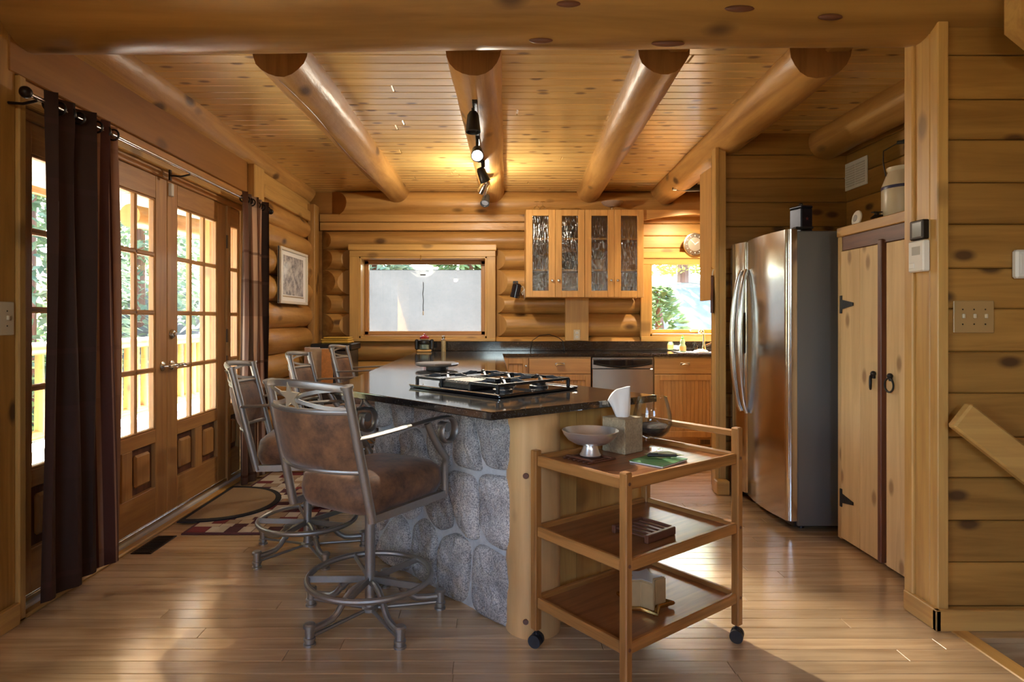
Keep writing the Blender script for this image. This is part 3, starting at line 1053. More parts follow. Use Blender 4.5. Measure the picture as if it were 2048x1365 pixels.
def back_window(name, x0, x1, z0, z1, capx, casing=True):
    """casement in the back wall, frame set deep in the log wall"""
    o = S(name)
    f = .045
    MB().box((x0, 6.70, z0 - .0), (x0 + .03, 6.99, z1), .003).build('jamb', W('trim', 2), o)
    MB().box((x1 - .03, 6.70, z0), (x1, 6.99, z1), .003).build('jamb', W('trim', 2), o)
    MB().box((x0, 6.70, z1 - .03), (x1, 6.99, z1), .003).build('head', W('trim', 0), o)
    MB().box((x0, 6.70, z0), (x1, 6.99, z0 + .03), .003).build('sill', W('trim', 0), o)
    a, c, b_, t_ = x0 + .03, x1 - .03, z0 + .03, z1 - .03
    for p, q, nm, ax in (((a, b_), (a + f, t_), 'sash_stile', 2), ((c - f, b_), (c, t_), 'sash_stile', 2), ((a, b_), (c, b_ + f), 'sash_rail', 0), ((a, t_ - f), (c, t_), 'sash_rail', 0)):
        MB().box((p[0], 6.90, p[1]), (q[0], 6.95, q[1]), .004).build(nm, W('door', ax), o)
    MB().box((a + f, 6.925, b_ + f), (c - f, 6.930, t_ - f)).build('pane', M['glass_back'], o, smooth=0)
    if casing:
        k0, k1, kz0, kz1 = capx
        MB().box((k0, 6.695, kz0), (x0 + .012, 6.74, kz1 - .06), .004).build('casing', W('trim', 2), o)
        if k1 < 2:
            MB().box((x1 - .012, 6.695, kz0), (k1, 6.74, kz1 - .06), .004).build('casing', W('trim', 2), o)
        MB().box((k0, 6.69, kz1 - .13), (k1, 6.74, kz1 - .065), .004).build('head_casing', W('trim', 0), o)
        MB().box((k0 - .01, 6.675, kz1 - .065), (k1 + .01, 6.74, kz1), .006).build('head_cap', W('trim', 0), o)
        MB().box((k0, 6.68, kz0 - .01), (k1, 6.74, z0 + .005), .005).build('apron', W('trim', 0), o)
    return o
w1 = back_window('window_1', -1.425, -.05, 1.05, 1.93, (-1.516, .032, 1.03, 2.048))
w2 = back_window('window_2', 1.66, 2.80, 1.07, 1.93, (1.57, 2.88, 1.03, 1.965))
sc_ = MB().box((-1.385, 6.962, 1.10), (-.095, 6.964, 1.80)).build('insect_screen', M['screen'], w1, smooth=0)
MB().tube([(-.755, 6.895, 1.66), (-.752, 6.89, 1.60), (-.76, 6.892, 1.53), (-.752, 6.89, 1.46), (-.757, 6.892, 1.40), (-.755, 6.893, 1.34)], .0045, 6).build('cord', M['black'], w1)
MB().box((-.762, 6.885, 1.30), (-.748, 6.898, 1.345), .004).build('cord_tassel', M['white'], w1)
MB().box((-.79, 6.915, 1.735), (-.73, 6.922, 1.748), .002).build('latch', M['black'], w1)
MB().tube([(-.76, 6.72, 1.95), (-.76, 6.69, 1.93), (-.76, 6.69, 1.90), (-.76, 6.705, 1.885)], .005, 6).build('hook', M['brass'], w1)
MB().box((2.15, 6.86, 1.115), (2.28, 6.90, 1.15), .008).build('crank', M['ivory'], w2)
# ================================================================== outside
gd = S('ground')
MB().box((-40, -20, -1.4), (-6, 45, -1.2)).box((-6, 7.4, -1.4), (40, 45, -1.2)).build('lawn', plain('dry_ground', (.22, .22, .14), .9, bump=.4, bscale=3, var=.4), gd, smooth=0)
MB().add([(-8, 9.5, -.6), (12, 9.5, -.6), (12, 14.5, 1.95), (-8, 14.5, 2.05), (-8, 20, 2.6), (12, 20, 2.6), (-8, 20, -1.2), (12, 20, -1.2), (-8, 9.5, -1.2), (12, 9.5, -1.2)],
         [(0, 1, 2, 3), (3, 2, 5, 4), (4, 5, 7, 6), (8, 9, 1, 0), (0, 3, 4, 6, 8), (1, 9, 7, 5, 2)]).build('gravel_bank', plain('pale_gravel', (.11, .12, .13), .9, bump=.5, bscale=12, var=.3), gd, smooth=0)
dk = S('deck')
x = -2.34
while x > -4.75:
    MB().box((x - .135, .5, -.06), (x, 12.5, -.02), .004).build('plank', W('grey', 1), dk)
    x -= .142
MB().box((-4.9, .5, -1.3), (-2.3, 12.5, -.07)).build('deck_frame', W('grey', 1), dk, smooth=0)
sf = S('soffit')
y = 1.0
while y < 8.6:
    MB().box((-4.0, y, 2.42), (-2.3, y + .135, 2.45), .004).build('plank', M['soffit'], sf)
    y += .14
MB().box((-4.05, 1.0, 2.36), (-4.0, 8.65, 2.56), .004).build('fascia', W('door', 1), sf)
MB().box((-4.05, .9, 2.46), (-2.3, 8.7, 2.62)).build('roof', W('grey', 1), sf, smooth=0)
# railing
rl = T('deck_railing', 'sunlit log railing along the outer edge of the deck', 'railing')
log_mb((-4.4, 1.0, .97), (-4.4, 12.3, .97), .065, .06, seed=31, n=12, rough=.05).build('top_rail', [W('trim', 1), W('logend', 2)], rl, smooth=50)
log_mb((-4.4, 1.0, .13), (-4.4, 12.3, .13), .05, .05, seed=33, n=12, rough=.05).build('bottom_rail', [W('trim', 1), W('logend', 2)], rl, smooth=50)
bal = None
y = 1.15
k = 0
while y < 12.2:
    if bal is None:
        bal = log_mb((0, 0, .14), (0, 0, .94), .045, .038, seed=40, n=9, k=6, rough=.09).mesh('baluster', [W('log', 2), W('logend', 2)], 50)
    link('baluster', bal, rl, (-4.4, y, 0), rnd.random() * 6)
    y += .185
for y in (2.6, 5.6, 8.6, 11.6):
    log_mb((-4.4, y, -.06), (-4.4, y, 1.05), .075, .07, seed=y, n=12).build('post', [W('log', 2), W('logend', 2)], rl, smooth=50)
def ext_post(label, x0, x1, y0, y1):
    t = T('porch_post', label, 'post', ((x0 + x1) / 2, (y0 + y1) / 2, -.02))
    hx, hy = (x1 - x0) / 2, (y1 - y0) / 2
    MB().box((-hx, -hy, 0), (hx, hy, 2.44), .012).build('post_shaft', W('trim', 2), t)
    MB().box((-hx - .02, -hy - .02, 0), (hx + .02, hy + .02, .12), .01).build('post_foot', W('trim', 0), t)
ext_post('broad tan timber post outside the right-hand patio door', -2.80, -2.42, 6.05, 6.35)
ext_post('pale timber post outside the narrow window behind the dark curtain', -2.72, -2.50, 2.62, 2.86)
t = T('porch_log', 'log rafter end under the porch roof seen through the left door', 'log')
log_mb((-3.30, 5.75, 2.20), (-2.75, 9.5, 2.28), .105, .11, seed=51, n=16).build('log', [W('log', 1), W('logend', 2)], t, smooth=50)

LM = [leafmat('leaf_deep_green', (.17, .27, .12)), leafmat('leaf_bright_green', (.36, .44, .13)), leafmat('leaf_blue_green', (.20, .30, .20))]
def tree(label, x, y, z, h, w, mi, n, conifer=True, name='conifer_tree'):
    t = T(name, label, 'tree', (x, y, z), group='trees beyond the deck and the bank')
    MB().tube([(0, 0, 0), (.05, .02, h * .5), (0, 0, h * .96)], [.16, .11, .03], 8).build('trunk', W('dark', 2), t)
    r_ = random.Random(int(abs(x * 31 + y * 17)))
    vs = []; fs = []
    for i in range(n):
        q = r_.random()
        if conifer:
            zz = h * (.06 + .94 * q); rr = w * (1 - q) ** .8 * sqrt(r_.uniform(.15, 1)); droop = -.3
        else:
            zz = h * (.05 + .95 * q); rr = w * sin(pi * (.12 + .85 * q)) ** .7 * sqrt(r_.uniform(.1, 1)); droop = .1
        a = r_.random() * 2 * pi
        c = Vector((rr * cos(a), rr * sin(a), zz))
        d = Vector((cos(a + r_.uniform(-.9, .9)), sin(a + r_.uniform(-.9, .9)), droop + r_.uniform(-.5, .5))).normalized()
        e = d.cross(Vector((r_.uniform(-1, 1), r_.uniform(-1, 1), 1))).normalized()
        s_ = r_.uniform(.10, .22) * (1 if conifer else .8)
        b = len(vs)
        vs += [c - e * s_ * .28, c + d * s_, c + e * s_ * .28, c - d * s_ * .5]
        fs.append((b, b + 1, b + 2, b + 3))
    m = MB(); m.v = [tuple(p) for p in vs]; m.f = fs; m.mi = [0] * len(fs)
    kind(m.build('foliage', LM[mi], t, smooth=0, weld=False), 'stuff')
tree('dense dark conifer beyond the deck rail in the right-hand door', -6.9, 9.3, -1.2, 9.0, 1.75, 2, 9000)
tree('dark conifer standing beyond the deck rail in the left-hand door', -6.6, 6.7, -1.2, 8.0, 1.6, 0, 9000)
tree('bright yellow-green broadleaf tree beyond the deck in the left door', -9.2, 8.2, -1.2, 7.0, 1.7, 1, 7000, False, 'broadleaf_tree')
tree('tall conifer farthest along the deck behind the tan post', -7.2, 12.8, -1.2, 10.0, 1.9, 2, 9000)
tree('broadleaf tree outside the narrow window at the dark curtain', -6.8, 3.6, -1.2, 6.5, 1.6, 1, 7000, False, 'broadleaf_tree')
tree('big conifer rising behind the nearer trees past the deck', -10.6, 11.6, -1.2, 13.0, 2.6, 0, 9000)
tree('wide conifer in the second row past the deck rail', -11.0, 5.6, -1.2, 12.0, 2.6, 2, 9000)
tree('slim conifer behind the tan post at the end of the deck', -8.6, 16.4, -1.2, 11.0, 2.0, 0, 7000)
tree('conifer behind the bank outside the wide back window', -2.4, 17.0, 2.2, 8.0, 2.2, 2, 7000)
tree('leafy tree on the bank outside the sink window', 5.0, 16.6, 2.2, 5.0, 1.9, 1, 7000, False, 'broadleaf_tree')
tree('dark conifer on the bank behind the sink window', 7.2, 17.4, 2.2, 8.5, 2.2, 0, 7000)
tree('conifer on the bank between the two back windows', 1.6, 17.6, 2.2, 8.0, 1.8, 2, 6000)
tree('slim conifer outside the left part of the wide back window', -2.3, 12.4, .6, 4.6, 1.0, 2, 6000)
tree('slim conifer outside the right part of the wide back window', -.55, 12.9, .8, 4.6, .85, 0, 5000)
tree('low shrub at the foot of the bank outside the sink window', 2.62, 10.0, -.6, 2.4, .55, 0, 1600, False, 'shrub')
# ================================================================== worktop and peninsula
ct = T('worktop', 'continuous polished black granite worktop of peninsula and back counter', 'countertop')
POLY = [(-.79, 6.70), (-.79, 3.07), (-.005, 2.256), (.72, 2.775), (.10, 3.66), (.10, 6.14), (2.62, 6.14), (2.62, 6.70)]
m_ = MB().prism(POLY, .889, .92)
me = m_.mesh('slab', M['granite'], 0)
bm = bmesh.new(); bm.from_mesh(me)
es = [e for e in bm.edges if all(v.co.z > .91 for v in e.verts) or all(v.co.z < .90 for v in e.verts)]
bmesh.ops.bevel(bm, geom=es, offset=.004, segments=2, affect='EDGES', profile=.5)
bm.to_mesh(me); bm.free()
link('slab', me, ct)
MB().box((-.79, 6.69, .921), (2.62, 6.715, 1.022), .003).build('backsplash', M['granite'], ct)

isl = T('peninsula_base', 'stone-faced peninsula base with a pale log corner post', 'kitchen island')
MB().prism([(-.56, 6.68), (-.56, 3.37), (.10, 2.60), (.20, 2.60), (.655, 2.92), (.075, 3.74), (.075, 6.68)], 0, .888).build('core', W('cab', 2), isl, smooth=0)
# mortar faces: diagonal front and the left side
P0 = Vector((.09, 2.535)); DV = Vector((-.652, .758)).normalized()
P1 = P0 + DV * 1.06
nrm = Vector((DV.y, -DV.x)) * -1
if nrm.x > 0: nrm = -nrm                              # outward: towards the camera's left
def quadwall(a, c, off0, off1, nv):
    A = a + nv * off0; B = c + nv * off0; C_ = c + nv * off1; D_ = a + nv * off1
    return [(A.x, A.y), (B.x, B.y), (C_.x, C_.y), (D_.x, D_.y)]
mo = MB()
mo.prism(quadwall(P0, P1, -.06, 0, nrm), 0, .888)
mo.prism([(P1.x - .0, P1.y), (P1.x + .06, P1.y), (P1.x + .06, 6.60), (P1.x, 6.60)], 0, .888)
mortar = mo.build('mortar', M['mortar'], isl, smooth=0)

def clip(poly, p, n):
    out = []
    for i in range(len(poly)):
        a = poly[i]; b = poly[(i + 1) % len(poly)]
        da = (a[0] - p[0]) * n[0] + (a[1] - p[1]) * n[1]
        db = (b[0] - p[0]) * n[0] + (b[1] - p[1]) * n[1]
        if da <= 0: out.append(a)
        if (da < 0 < db) or (db < 0 < da):
            q = da / (da - db)
            out.append((a[0] + (b[0] - a[0]) * q, a[1] + (b[1] - a[1]) * q))
    return out
def stones(sites, w, h, frame, gap=.012):
    for i, s in enumerate(sites):
        poly = [(.0, .0), (w, .0), (w, h), (.0, h)]
        for j, q in enumerate(sites):
            if i == j: continue
            d = (q[0] - s[0], q[1] - s[1]); L_ = sqrt(d[0] ** 2 + d[1] ** 2)
            n = (d[0] / L_, d[1] / L_)
            mid = ((s[0] + q[0]) / 2 - n[0] * gap, (s[1] + q[1]) / 2 - n[1] * gap)
            poly = clip(poly, mid, n)
            if len(poly) < 3: break
        if len(poly) < 3: continue
        for _ in range(3):                                # round the corners
            np_ = []
            for k in range(len(poly)):
                a = poly[k]; b = poly[(k + 1) % len(poly)]
                np_ += [(a[0] * .82 + b[0] * .18, a[1] * .82 + b[1] * .18), (a[0] * .18 + b[0] * .82, a[1] * .18 + b[1] * .82)]
            poly = np_
            if len(poly) > 44: break
        cx = sum(p[0] for p in poly) / len(poly); cz = sum(p[1] for p in poly) / len(poly)
        vs = []; fs = []
        n = len(poly)
        rings = [(1.0, -.004), (.985, .014), (.94, .024), (.80, .028), (.55, .029), (.28, .028)]
        hgt = rnd.uniform(.8, 1.25)
        for sc, dp in rings:
            for (a, b) in poly:
                q = noise.noise(Vector((a * 9 + i * 5, b * 9, dp * 3)))
                wob = 1 + (.02 * q if sc < 1 else .015 * q)
                dd = dp * hgt + (.012 * noise.noise(Vector((a * 13 + i, b * 13, 3.3))) if dp > .02 else 0)
                vs.append(frame(cx + (a - cx) * sc * wob, cz + (b - cz) * sc * wob, dd))
        vs.append(frame(cx, cz, .030 * hgt))
        for r_ in range(len(rings) - 1):
            for k in range(n):
                fs.append((r_ * n + k, r_ * n + (k + 1) % n, (r_ + 1) * n + (k + 1) % n, (r_ + 1) * n + k))
        b0 = (len(rings) - 1) * n
        for k in range(n):
            fs.append((b0 + k, b0 + (k + 1) % n, len(vs) - 1))
        MB().add(vs, fs).build('stone', M['stone'], isl, smooth=60)
def fr1(s, z, d):
    p = P0 + DV * s + nrm * d
    return (p.x, p.y, z)
stones([(.13, .77), (.31, .72), (.105, .47), (.14, .14), (.40, .17), (.31, .46), (.50, .40), (.62, .19), (.85, .17), (.76, .38), (.50, .72), (.93, .58), (.73, .62), (.80, .82), (1.00, .80), (.62, .84), (.99, .30), (.20, .62)][:17], 1.06, .885, fr1)
def fr2(s, z, d):
    return (P1.x - d, P1.y + s, z)
stones([(.12 + .24 * (k % 5) + .05 * ((k // 5) % 2), .12 + .21 * (k // 5) + .03 * ((k * 7) % 3 - 1)) for k in range(20)], 1.3, .885, fr2)
# pale log corner post and the cedar panel on the right face
me = log_mb((.165, 2.575, .0), (.165, 2.575, .888), .112, .108, seed=3.3, n=26, rough=.02).mesh('corner_post', [W('post', 2), W('post', 2)], 50)
link('corner_post', me, isl)
A = Vector((.235, 2.585)); B = Vector((.70, 2.91))
for k in range(4):
    a = A + (B - A) * (k / 4); c = A + (B - A) * ((k + 1) / 4)
    nv = Vector(((B - A).y, -(B - A).x)).normalized()
    MB().prism(quadwall(a + (c - a) * .006, c - (c - a) * .006, -.03, .004, nv), 0.0, .887).build('panel_board', W('trim', 2), isl, smooth=0)
MB().prism([(.70, 2.91), (.71, 2.925), (.10, 3.80), (.085, 3.79)], 0, .887).build('end_panel', W('cab', 2), isl, smooth=0)
for z in (.05, .62):
    MB(Matrix.Translation((.13, 2.468, z + .02)) @ Matrix.Rotation(pi / 2, 4, 'X')).lathe([(0, .004), (.010, .004), (.012, 0), (0, 0)], 14).build('plug', W('dark', 2), isl)
# cabinet side facing the kitchen
MB().box((.075, 5.2, .10), (.095, 6.15, .885), .003).build('side_door', W('cab', 2), isl)

# ---- cooktop, set square to the diagonal end of the peninsula
U = Vector((.43, -.445)).normalized()
ang = atan2(U.y, U.x)
CT = T('gas_cooktop', 'black gas cooktop with cast iron grates on the peninsula end', 'cooktop', (0.0, 3.045, .92), ang)
# local x = along the front-left edge, local y = away to the right-back
hx, hy = .312, .262
MB().box((-hx, -hy, .001), (hx, hy, .012), .004).build('glass_plate', M['blackglass'], CT)
for s in (-1, 1):
    MB().box((-hx, s * hy - .006, .010), (hx, s * hy + .006, .017), .003).build('edge_trim', M['steel2'], CT)
def grate(x0, x1, y0, y1, inner, griddle=False):
    m = MB()
    z = .05
    fr = [(x0, y0, z), (x1, y0, z), (x1, y1, z), (x0, y1, z)]
    for a, c in zip(fr, fr[1:] + fr[:1]):
        m.tube([a, c], .007, 4, flat=(.012, .012), up=(0, 0, 1))
    for (a, c) in ((x0, y0), (x1, y0), (x1, y1), (x0, y1)):
        m.box((a - .007, c - .007, .012), (a + .007, c + .007, .052), .002)
    for (cx, cy_) in inner:
        for k in range(4):
            a = k * pi / 2 + pi / 4
            e = (cx + cos(a) * .105, cy_ + sin(a) * .085, z)
            e = (max(x0, min(x1, e[0])), max(y0, min(y1, e[1])), z)
            m.tube([(cx + cos(a) * .035, cy_ + sin(a) * .035, z + .010), (cx + cos(a) * .07, cy_ + sin(a) * .06, z + .012), e], .005, 4, flat=(.010, .014), up=(0, 0, 1))
    m.build('grate', M['castiron'], CT)
    for (cx, cy_) in inner:
        b = MB().lathe([(0, .012), (.045, .012), (.045, .020), (.034, .024), (.034, .032), (.028, .037), (0, .038)], 22, (cx, cy_, 0)).build('burner', [M['castiron']], CT)
        MB().lathe([(0, .039), (.030, .039), (.030, .034), (.0, .034)], 22, (cx, cy_, 0)).build('burner_cap', M['castiron'], b)
grate(-.285, -.10, -.235, .235, [(-.19, -.12), (-.19, .12)])
grate(.10, .275, -.235, .235, [(.19, -.12), (.19, .12)])
grate(-.095, .095, -.05, .235, [(0, .10)])
g = MB().box((-.095, -.235, .014), (.095, -.055, .046), .006)
g.build('griddle', M['castiron'], CT)
m = MB()
for k in range(9):
    xx = -.082 + k * .0205
    m.box((xx - .004, -.225, .046), (xx + .004, -.065, .053), .002)
m.build('griddle_ridges', M['pewter'], CT)

# ================================================================== back base cabinets
def cup_pull(o, x, z, y):
    m = MB(Matrix.Translation((x, y, z)))
    prof = []
    vs = []; fs = []
    n = 14
    for i in range(n + 1):
        a = pi * i / n
        for j in range(5):
            b = (pi / 2) * j / 4
            vs.append((cos(a) * .045 * cos(b * .35), -.028 * sin(b), .020 * sin(a) * cos(b) + .0))
    for i in range(n):
        for j in range(4):
            fs.append((i * 5 + j, (i + 1) * 5 + j, (i + 1) * 5 + j + 1, i * 5 + j + 1))
    m.add(vs, fs)
    m.box((-.047, -.004, -.004), (.047, 0, .022), .002)
    m.build('cup_pull', M['nickel'], o)
def knob(o, x, z, y, r=.014):
    MB(Matrix.Translation((x, y, z)) @ Matrix.Rotation(pi / 2, 4, 'X')).lathe([(0, .026), (r * .7, .025), (r, .018), (r * .9, .012), (.005, .008), (.007, 0), (0, 0)], 16).build('knob', M['nickel'], o)
YF = 6.165
def shaker(o, x0, x1, z0, z1, name='door', bead=True, kn=None):
    """five-piece door with a bead-board panel; its pieces are parts of the door"""
    st = .055
    d = MB().box((x0 + .002, YF - .018, z0), (x0 + st, YF, z1), .003).box((x1 - st, YF - .018, z0), (x1 - .002, YF, z1), .003).box((x0 + st, YF - .018, z1 - st), (x1 - st, YF, z1), .003).box((x0 + st, YF - .018, z0), (x1 - st, YF, z0 + st), .003).build(name, W('cab', 2), o)
    n = max(2, int((x1 - x0 - 2 * st) / .036))
    w = (x1 - x0 - 2 * st) / n
    for k in range(n):
        MB().box((x0 + st + k * w, YF - .009, z0 + st), (x0 + st + (k + 1) * w - .0006, YF - .002, z1 - st), .003).build('bead_board', W('cab', 2), d)
    if kn:
        knob(d, kn[0], kn[1], YF - .018, .013)
    return d
def base_cab(label, x0, x1, parts):
    t = T('base_cabinet', label, 'cabinet', group='wooden base cabinets along the back wall')
    MB().box((x0, YF, .10), (x1, 6.68, .888)).build('body', W('cab', 2), t, smooth=0)
    MB().box((x0, YF + .06, 0), (x1, 6.68, .10)).build('toe_kick', W('cab', 0), t, smooth=0)
    for p in parts:
        if p[0] == 'door':
            shaker(t, *p[1:5], kn=p[5])
        else:
            d = MB().box((p[1] + .002, YF - .018, p[3]), (p[2] - .002, YF, p[4]), .004).build('drawer', W('cab', 0), t)
            cup_pull(d, (p[1] + p[2]) / 2, (p[3] + p[4]) / 2 + .01, YF - .018)
    return t
base_cab('narrow wooden base cabinet in the corner beside the peninsula', .10, .351, [('door', .10, .350, .11, .875, (.325, .80))])
base_cab('wooden base cabinet with a drawer left of the dishwasher', .353, .958, [('drawer', .353, .958, .725, .875), ('door', .353, .655, .11, .715, (.63, .66)), ('door', .657, .958, .11, .715, (.68, .66))])
sk = base_cab('wooden bead-board sink cabinet right of the dishwasher', 1.572, 2.172, [('drawer', 1.572, 2.172, .725, .875), ('door', 1.572, 2.172, .11, .715, (2.15, .66))])
gr = MB().box((2.02, YF + .048, .012), (2.16, YF + .058, .085), .003).build('toe_vent', W('cab', 0), sk)
m = MB()
for k in range(8):
    m.box((2.045 + k * .012, YF + .044, .025), (2.051 + k * .012, YF + .0485, .072))
m.build('vent_slots', M['black'], gr, smooth=0)
base_cab('wooden base cabinet behind the partition end post', 2.174, 2.62, [('drawer', 2.174, 2.62, .725, .875), ('door', 2.174, 2.62, .11, .715, None)])

# dishwasher
dw = T('dishwasher', 'stainless steel dishwasher with a black control strip', 'dishwasher', (1.265, 6.16, 0))
MB().box((-.298, .005, .10), (.298, .50, .885)).build('body', M['black'], dw, smooth=0)
MB().box((-.30, .06, 0), (.30, .50, .10)).build('toe_kick', M['black'], dw, smooth=0)
MB().box((-.298, -.018, .11), (.298, .006, .775), .006).build('door', M['steel2'], dw)
MB().box((-.298, -.018, .868), (.298, .006, .885), .004).build('top_strip', M['steel2'], dw)
vs = []
pol = [(-.285, .862), (.285, .862), (.285, .815)] + [(.285 - .57 * i / 16, .815 - .035 * sin(pi * i / 16)) for i in range(1, 16)] + [(-.285, .815)]
m = MB(Matrix.Translation((0, .005, 0)) @ Matrix.Rotation(pi / 2, 4, 'X'))
m.prism(pol, 0, .032)
m.build('control_panel', M['blackglass'], dw)
MB().box((-.298, -.012, .776), (.298, .006, .868), .003).build('upper_door', M['steel2'], dw)
MB().tube([(-.26 + .52 * i / 12, -.032 - .012 * sin(pi * i / 12), .822 - .026 * sin(pi * i / 12)) for i in range(13)], .006, 8).build('handle', M['black'], dw)

# upper cabinets with seeded glass doors
def glass_cab(label, x0, x1):
    t = T('glass_cabinet', label, 'cabinet', group='glass-fronted wall cabinets')
    z0, z1 = 1.478, 2.367
    y0, y1 = 6.43, 6.74
    MB().box((x0, y0, z0), (x0 + .016, y1, z1)).build('side', W('cab', 2), t, smooth=0)
    MB().box((x1 - .016, y0, z0), (x1, y1, z1)).build('side', W('cab', 2), t, smooth=0)
    MB().box((x0 + .016, y0, z0), (x1 - .016, y1, z0 + .016)).build('bottom', W('cab', 0), t, smooth=0)
    MB().box((x0 + .016, y0, z1 - .016), (x1 - .016, y1, z1)).build('top', W('cab', 0), t, smooth=0)
    MB().box((x0 + .016, y1 - .01, z0 + .016), (x1 - .016, y1, z1 - .016)).build('back', W('cab', 0), t, smooth=0)
    for z in (1.757, 2.077):
        MB().box((x0 + .018, y0 + .02, z - .009), (x1 - .018, y1 - .012, z + .009)).build('shelf', W('trim', 0), t, smooth=0)
    xm = (x0 + x1) / 2
    st = .066
    for a, c, kx in ((x0, xm - .001, xm - .032), (xm + .001, x1, xm + .032)):
        d = MB().box((a, y0 - .02, z0), (a + st, y0 - .001, z1), .003).box((c - st, y0 - .02, z0), (c, y0 - .001, z1), .003).box((a + st, y0 - .02, z1 - .062), (c - st, y0 - .001, z1), .003).box((a + st, y0 - .02, z0), (c - st, y0 - .001, z0 + .066), .003).build('door', W('cab', 2), t)
        MB().box((a + st, y0 - .013, z0 + .066), (c - st, y0 - .008, z1 - .062)).build('glass_pane', M['reeded'], d, smooth=0)
        knob(d, kx, z0 + .17, y0 - .02, .015)
    return t
glass_cab('left glass-fronted wall cabinet beside the black mug lamp', .34, .934)
glass_cab('right glass-fronted wall cabinet beside the sink window', .938, 1.533)
va = T('arched_valance', 'arched wooden valance over the sink window', 'valance', (0, 6.43, 0))
pol = [(1.535, 2.367), (2.73, 2.367)] + [(2.73 - 1.195 * i / 20, 2.262 + .062 * sin(pi * i / 20)) for i in range(21)]
m = MB(Matrix.Rotation(pi / 2, 4, 'X'))
m.prism(pol, -.02, .0)
m.build('valance_board', W('cab', 0), va)
MB().box((1.535, .002, 2.35), (2.73, .30, 2.367)).build('valance_top', W('cab', 0), va)
uc = T('wall_cabinet', 'plain wooden wall cabinet end beside the partition post', 'cabinet', (0, 0, 0))
MB().box((1.69, 4.805, 1.42), (2.6, 5.10, 2.40), .003).build('body', W('cab', 2), uc)
MB().box((1.672, 4.805, 1.40), (1.69, 5.10, 2.42), .003).build('end_panel', W('cab', 2), uc)
for k in range(2):
    MB().box((1.695 + k * .45, 5.102, 1.43), (2.14 + k * .45, 5.122, 2.39), .003).build('door', W('cab', 2), uc)

# dishes behind the glass
def plate_stack(label, x, z, n, mat, r=.085):
    for k in range(n):
        o = MB().lathe([(0, 0), (r * .55, 0), (r, .010), (r, .013), (r * .55, .004), (0, .004)], 22).build('plate', mat)
        o.location = (x, 6.58, z + .002 + k * .009)
        tag(o, label, 'plate', 'plates in the glass cabinets')
def bowl_(label, x, z, mat, r=.06, h=.055):
    o = MB().lathe([(0, 0), (r * .5, 0), (r * .85, h * .5), (r, h), (r * .95, h), (r * .78, h * .5), (r * .4, .006), (0, .006)], 20).build('bowl', mat)
    o.location = (x, 6.57, z); tag(o, label, 'bowl')
def tumbler(label, x, y, z, h=.11, r=.032, mat=None):
    o = MB().lathe([(0, 0), (r * .8, 0), (r, h), (r * .93, h), (r * .72, .006), (0, .006)], 16).build('tumbler', mat or M['clear'])
    o.location = (x, y, z); tag(o, label, 'glass', 'drinking glasses in the left glass cabinet')
zA, zB, zC = 1.496, 1.768, 2.088
plate_stack('white plate in the stack at the bottom of the left glass cabinet', .79, zA, 8, M['ceramic'], .09)
plate_stack('white plate in the stack at the bottom of the right glass cabinet', 1.385, zA, 3, M['ceramic'], .08)
bowl_('olive bowl on the plates behind the rightmost glass door', 1.385, zA + .035, M['olive'], .07, .06)
plate_stack('grey plate in the stack behind the third glass door', 1.085, zA, 5, M['dgrey'], .085)
bowl_('olive bowl on the grey plates behind the third glass door', 1.085, zA + .06, M['olive'], .07, .06)
bowl_('large pale bowl on the middle shelf behind the third glass door', 1.09, zB, M['ceramic'], .08, .10)
bowl_('small olive bowl nested above the large pale bowl in the right cabinet', 1.09, zB + .105, M['olive'], .075, .09)
bowl_('dark bowl on the middle shelf behind the second glass door', .79, zB, M['dgrey'], .085, .09)
bowl_('dark bowl stacked upon the dark bowl behind the second glass door', .79, zB + .095, M['dgrey'], .075, .08)
bowl_('black pot on the top shelf behind the second glass door', .79, zC, M['dgrey'], .09, .13)
for k in range(3):
    tumbler('clear tumbler on the middle shelf behind the leftmost glass door', .42 + k * .075, 6.55, zB, .15)
for k in range(3):
    tumbler('clear tumbler on the top shelf behind the leftmost glass door', .42 + k * .075, 6.55, zC, .12)
for k in range(2):
    tumbler('clear tumbler on the bottom shelf behind the leftmost glass door', .43 + k * .08, 6.55, zA, .10)

# ================================================================== fridge and pantry
fr = T('refrigerator', 'stainless steel side-by-side refrigerator with dark grey sides', 'refrigerator', (1.735, 3.73, 0))
MB().box((.065, .0, .03), (.74, .91, 1.775), .006).build('body', M['fridge_side'], fr)
def rdoor(y0, y1, name):
    pts = []
    r = .035
    n = 6
    prof = [(.062, y0)]
    for i in range(n + 1):
        a = i / n * pi / 2
        prof.append((r - r * sin(a), y0 + r - r * cos(a)))
    k = 8
    for i in range(1, k):
        yy = y0 + r + (y1 - y0 - 2 * r) * i / k
        prof.append((-.024 * sin(pi * i / k), yy))
    for i in range(n + 1):
        a = i / n * pi / 2
        prof.append((r - r * cos(a), y1 - r + r * sin(a)))
    prof.append((.062, y1))
    return MB().prism(prof, .06, 1.785).build(name, M['steel'], fr, smooth=40)
rdoor(.0, .600, 'door')
rdoor(.607, .91, 'door')
MB().box((.05, .02, .02), (.09, .89, .06), .003).build('kick_grille', M['black'], fr)
for yc, s in ((.555, 1), (.655, -1)):
    pts = []
    for i in range(25):
        q = i / 24
        pts.append((-.012 - .055 * sin(pi * q) ** .6, yc + s * (-.015 * sin(pi * q)),   .62 + .97 * q))
    h = MB().tube(pts, [.014 + .006 * sin(pi * i / 24) for i in range(25)], 12)
    h.build('handle', M['steel2'], fr)
MB().box((-.006, .075, 1.60), (-.002, .095, 1.665), .002).build('badge', M['chrome'], fr)
MB().box((-.003, .62, 1.02), (.001, .70, 1.30), .003).build('dispenser', M['blackglass'], fr)
MB().box((.055, .0, 1.788), (.16, .06, 1.80), .003).build('hinge_cover', M['black'], fr)
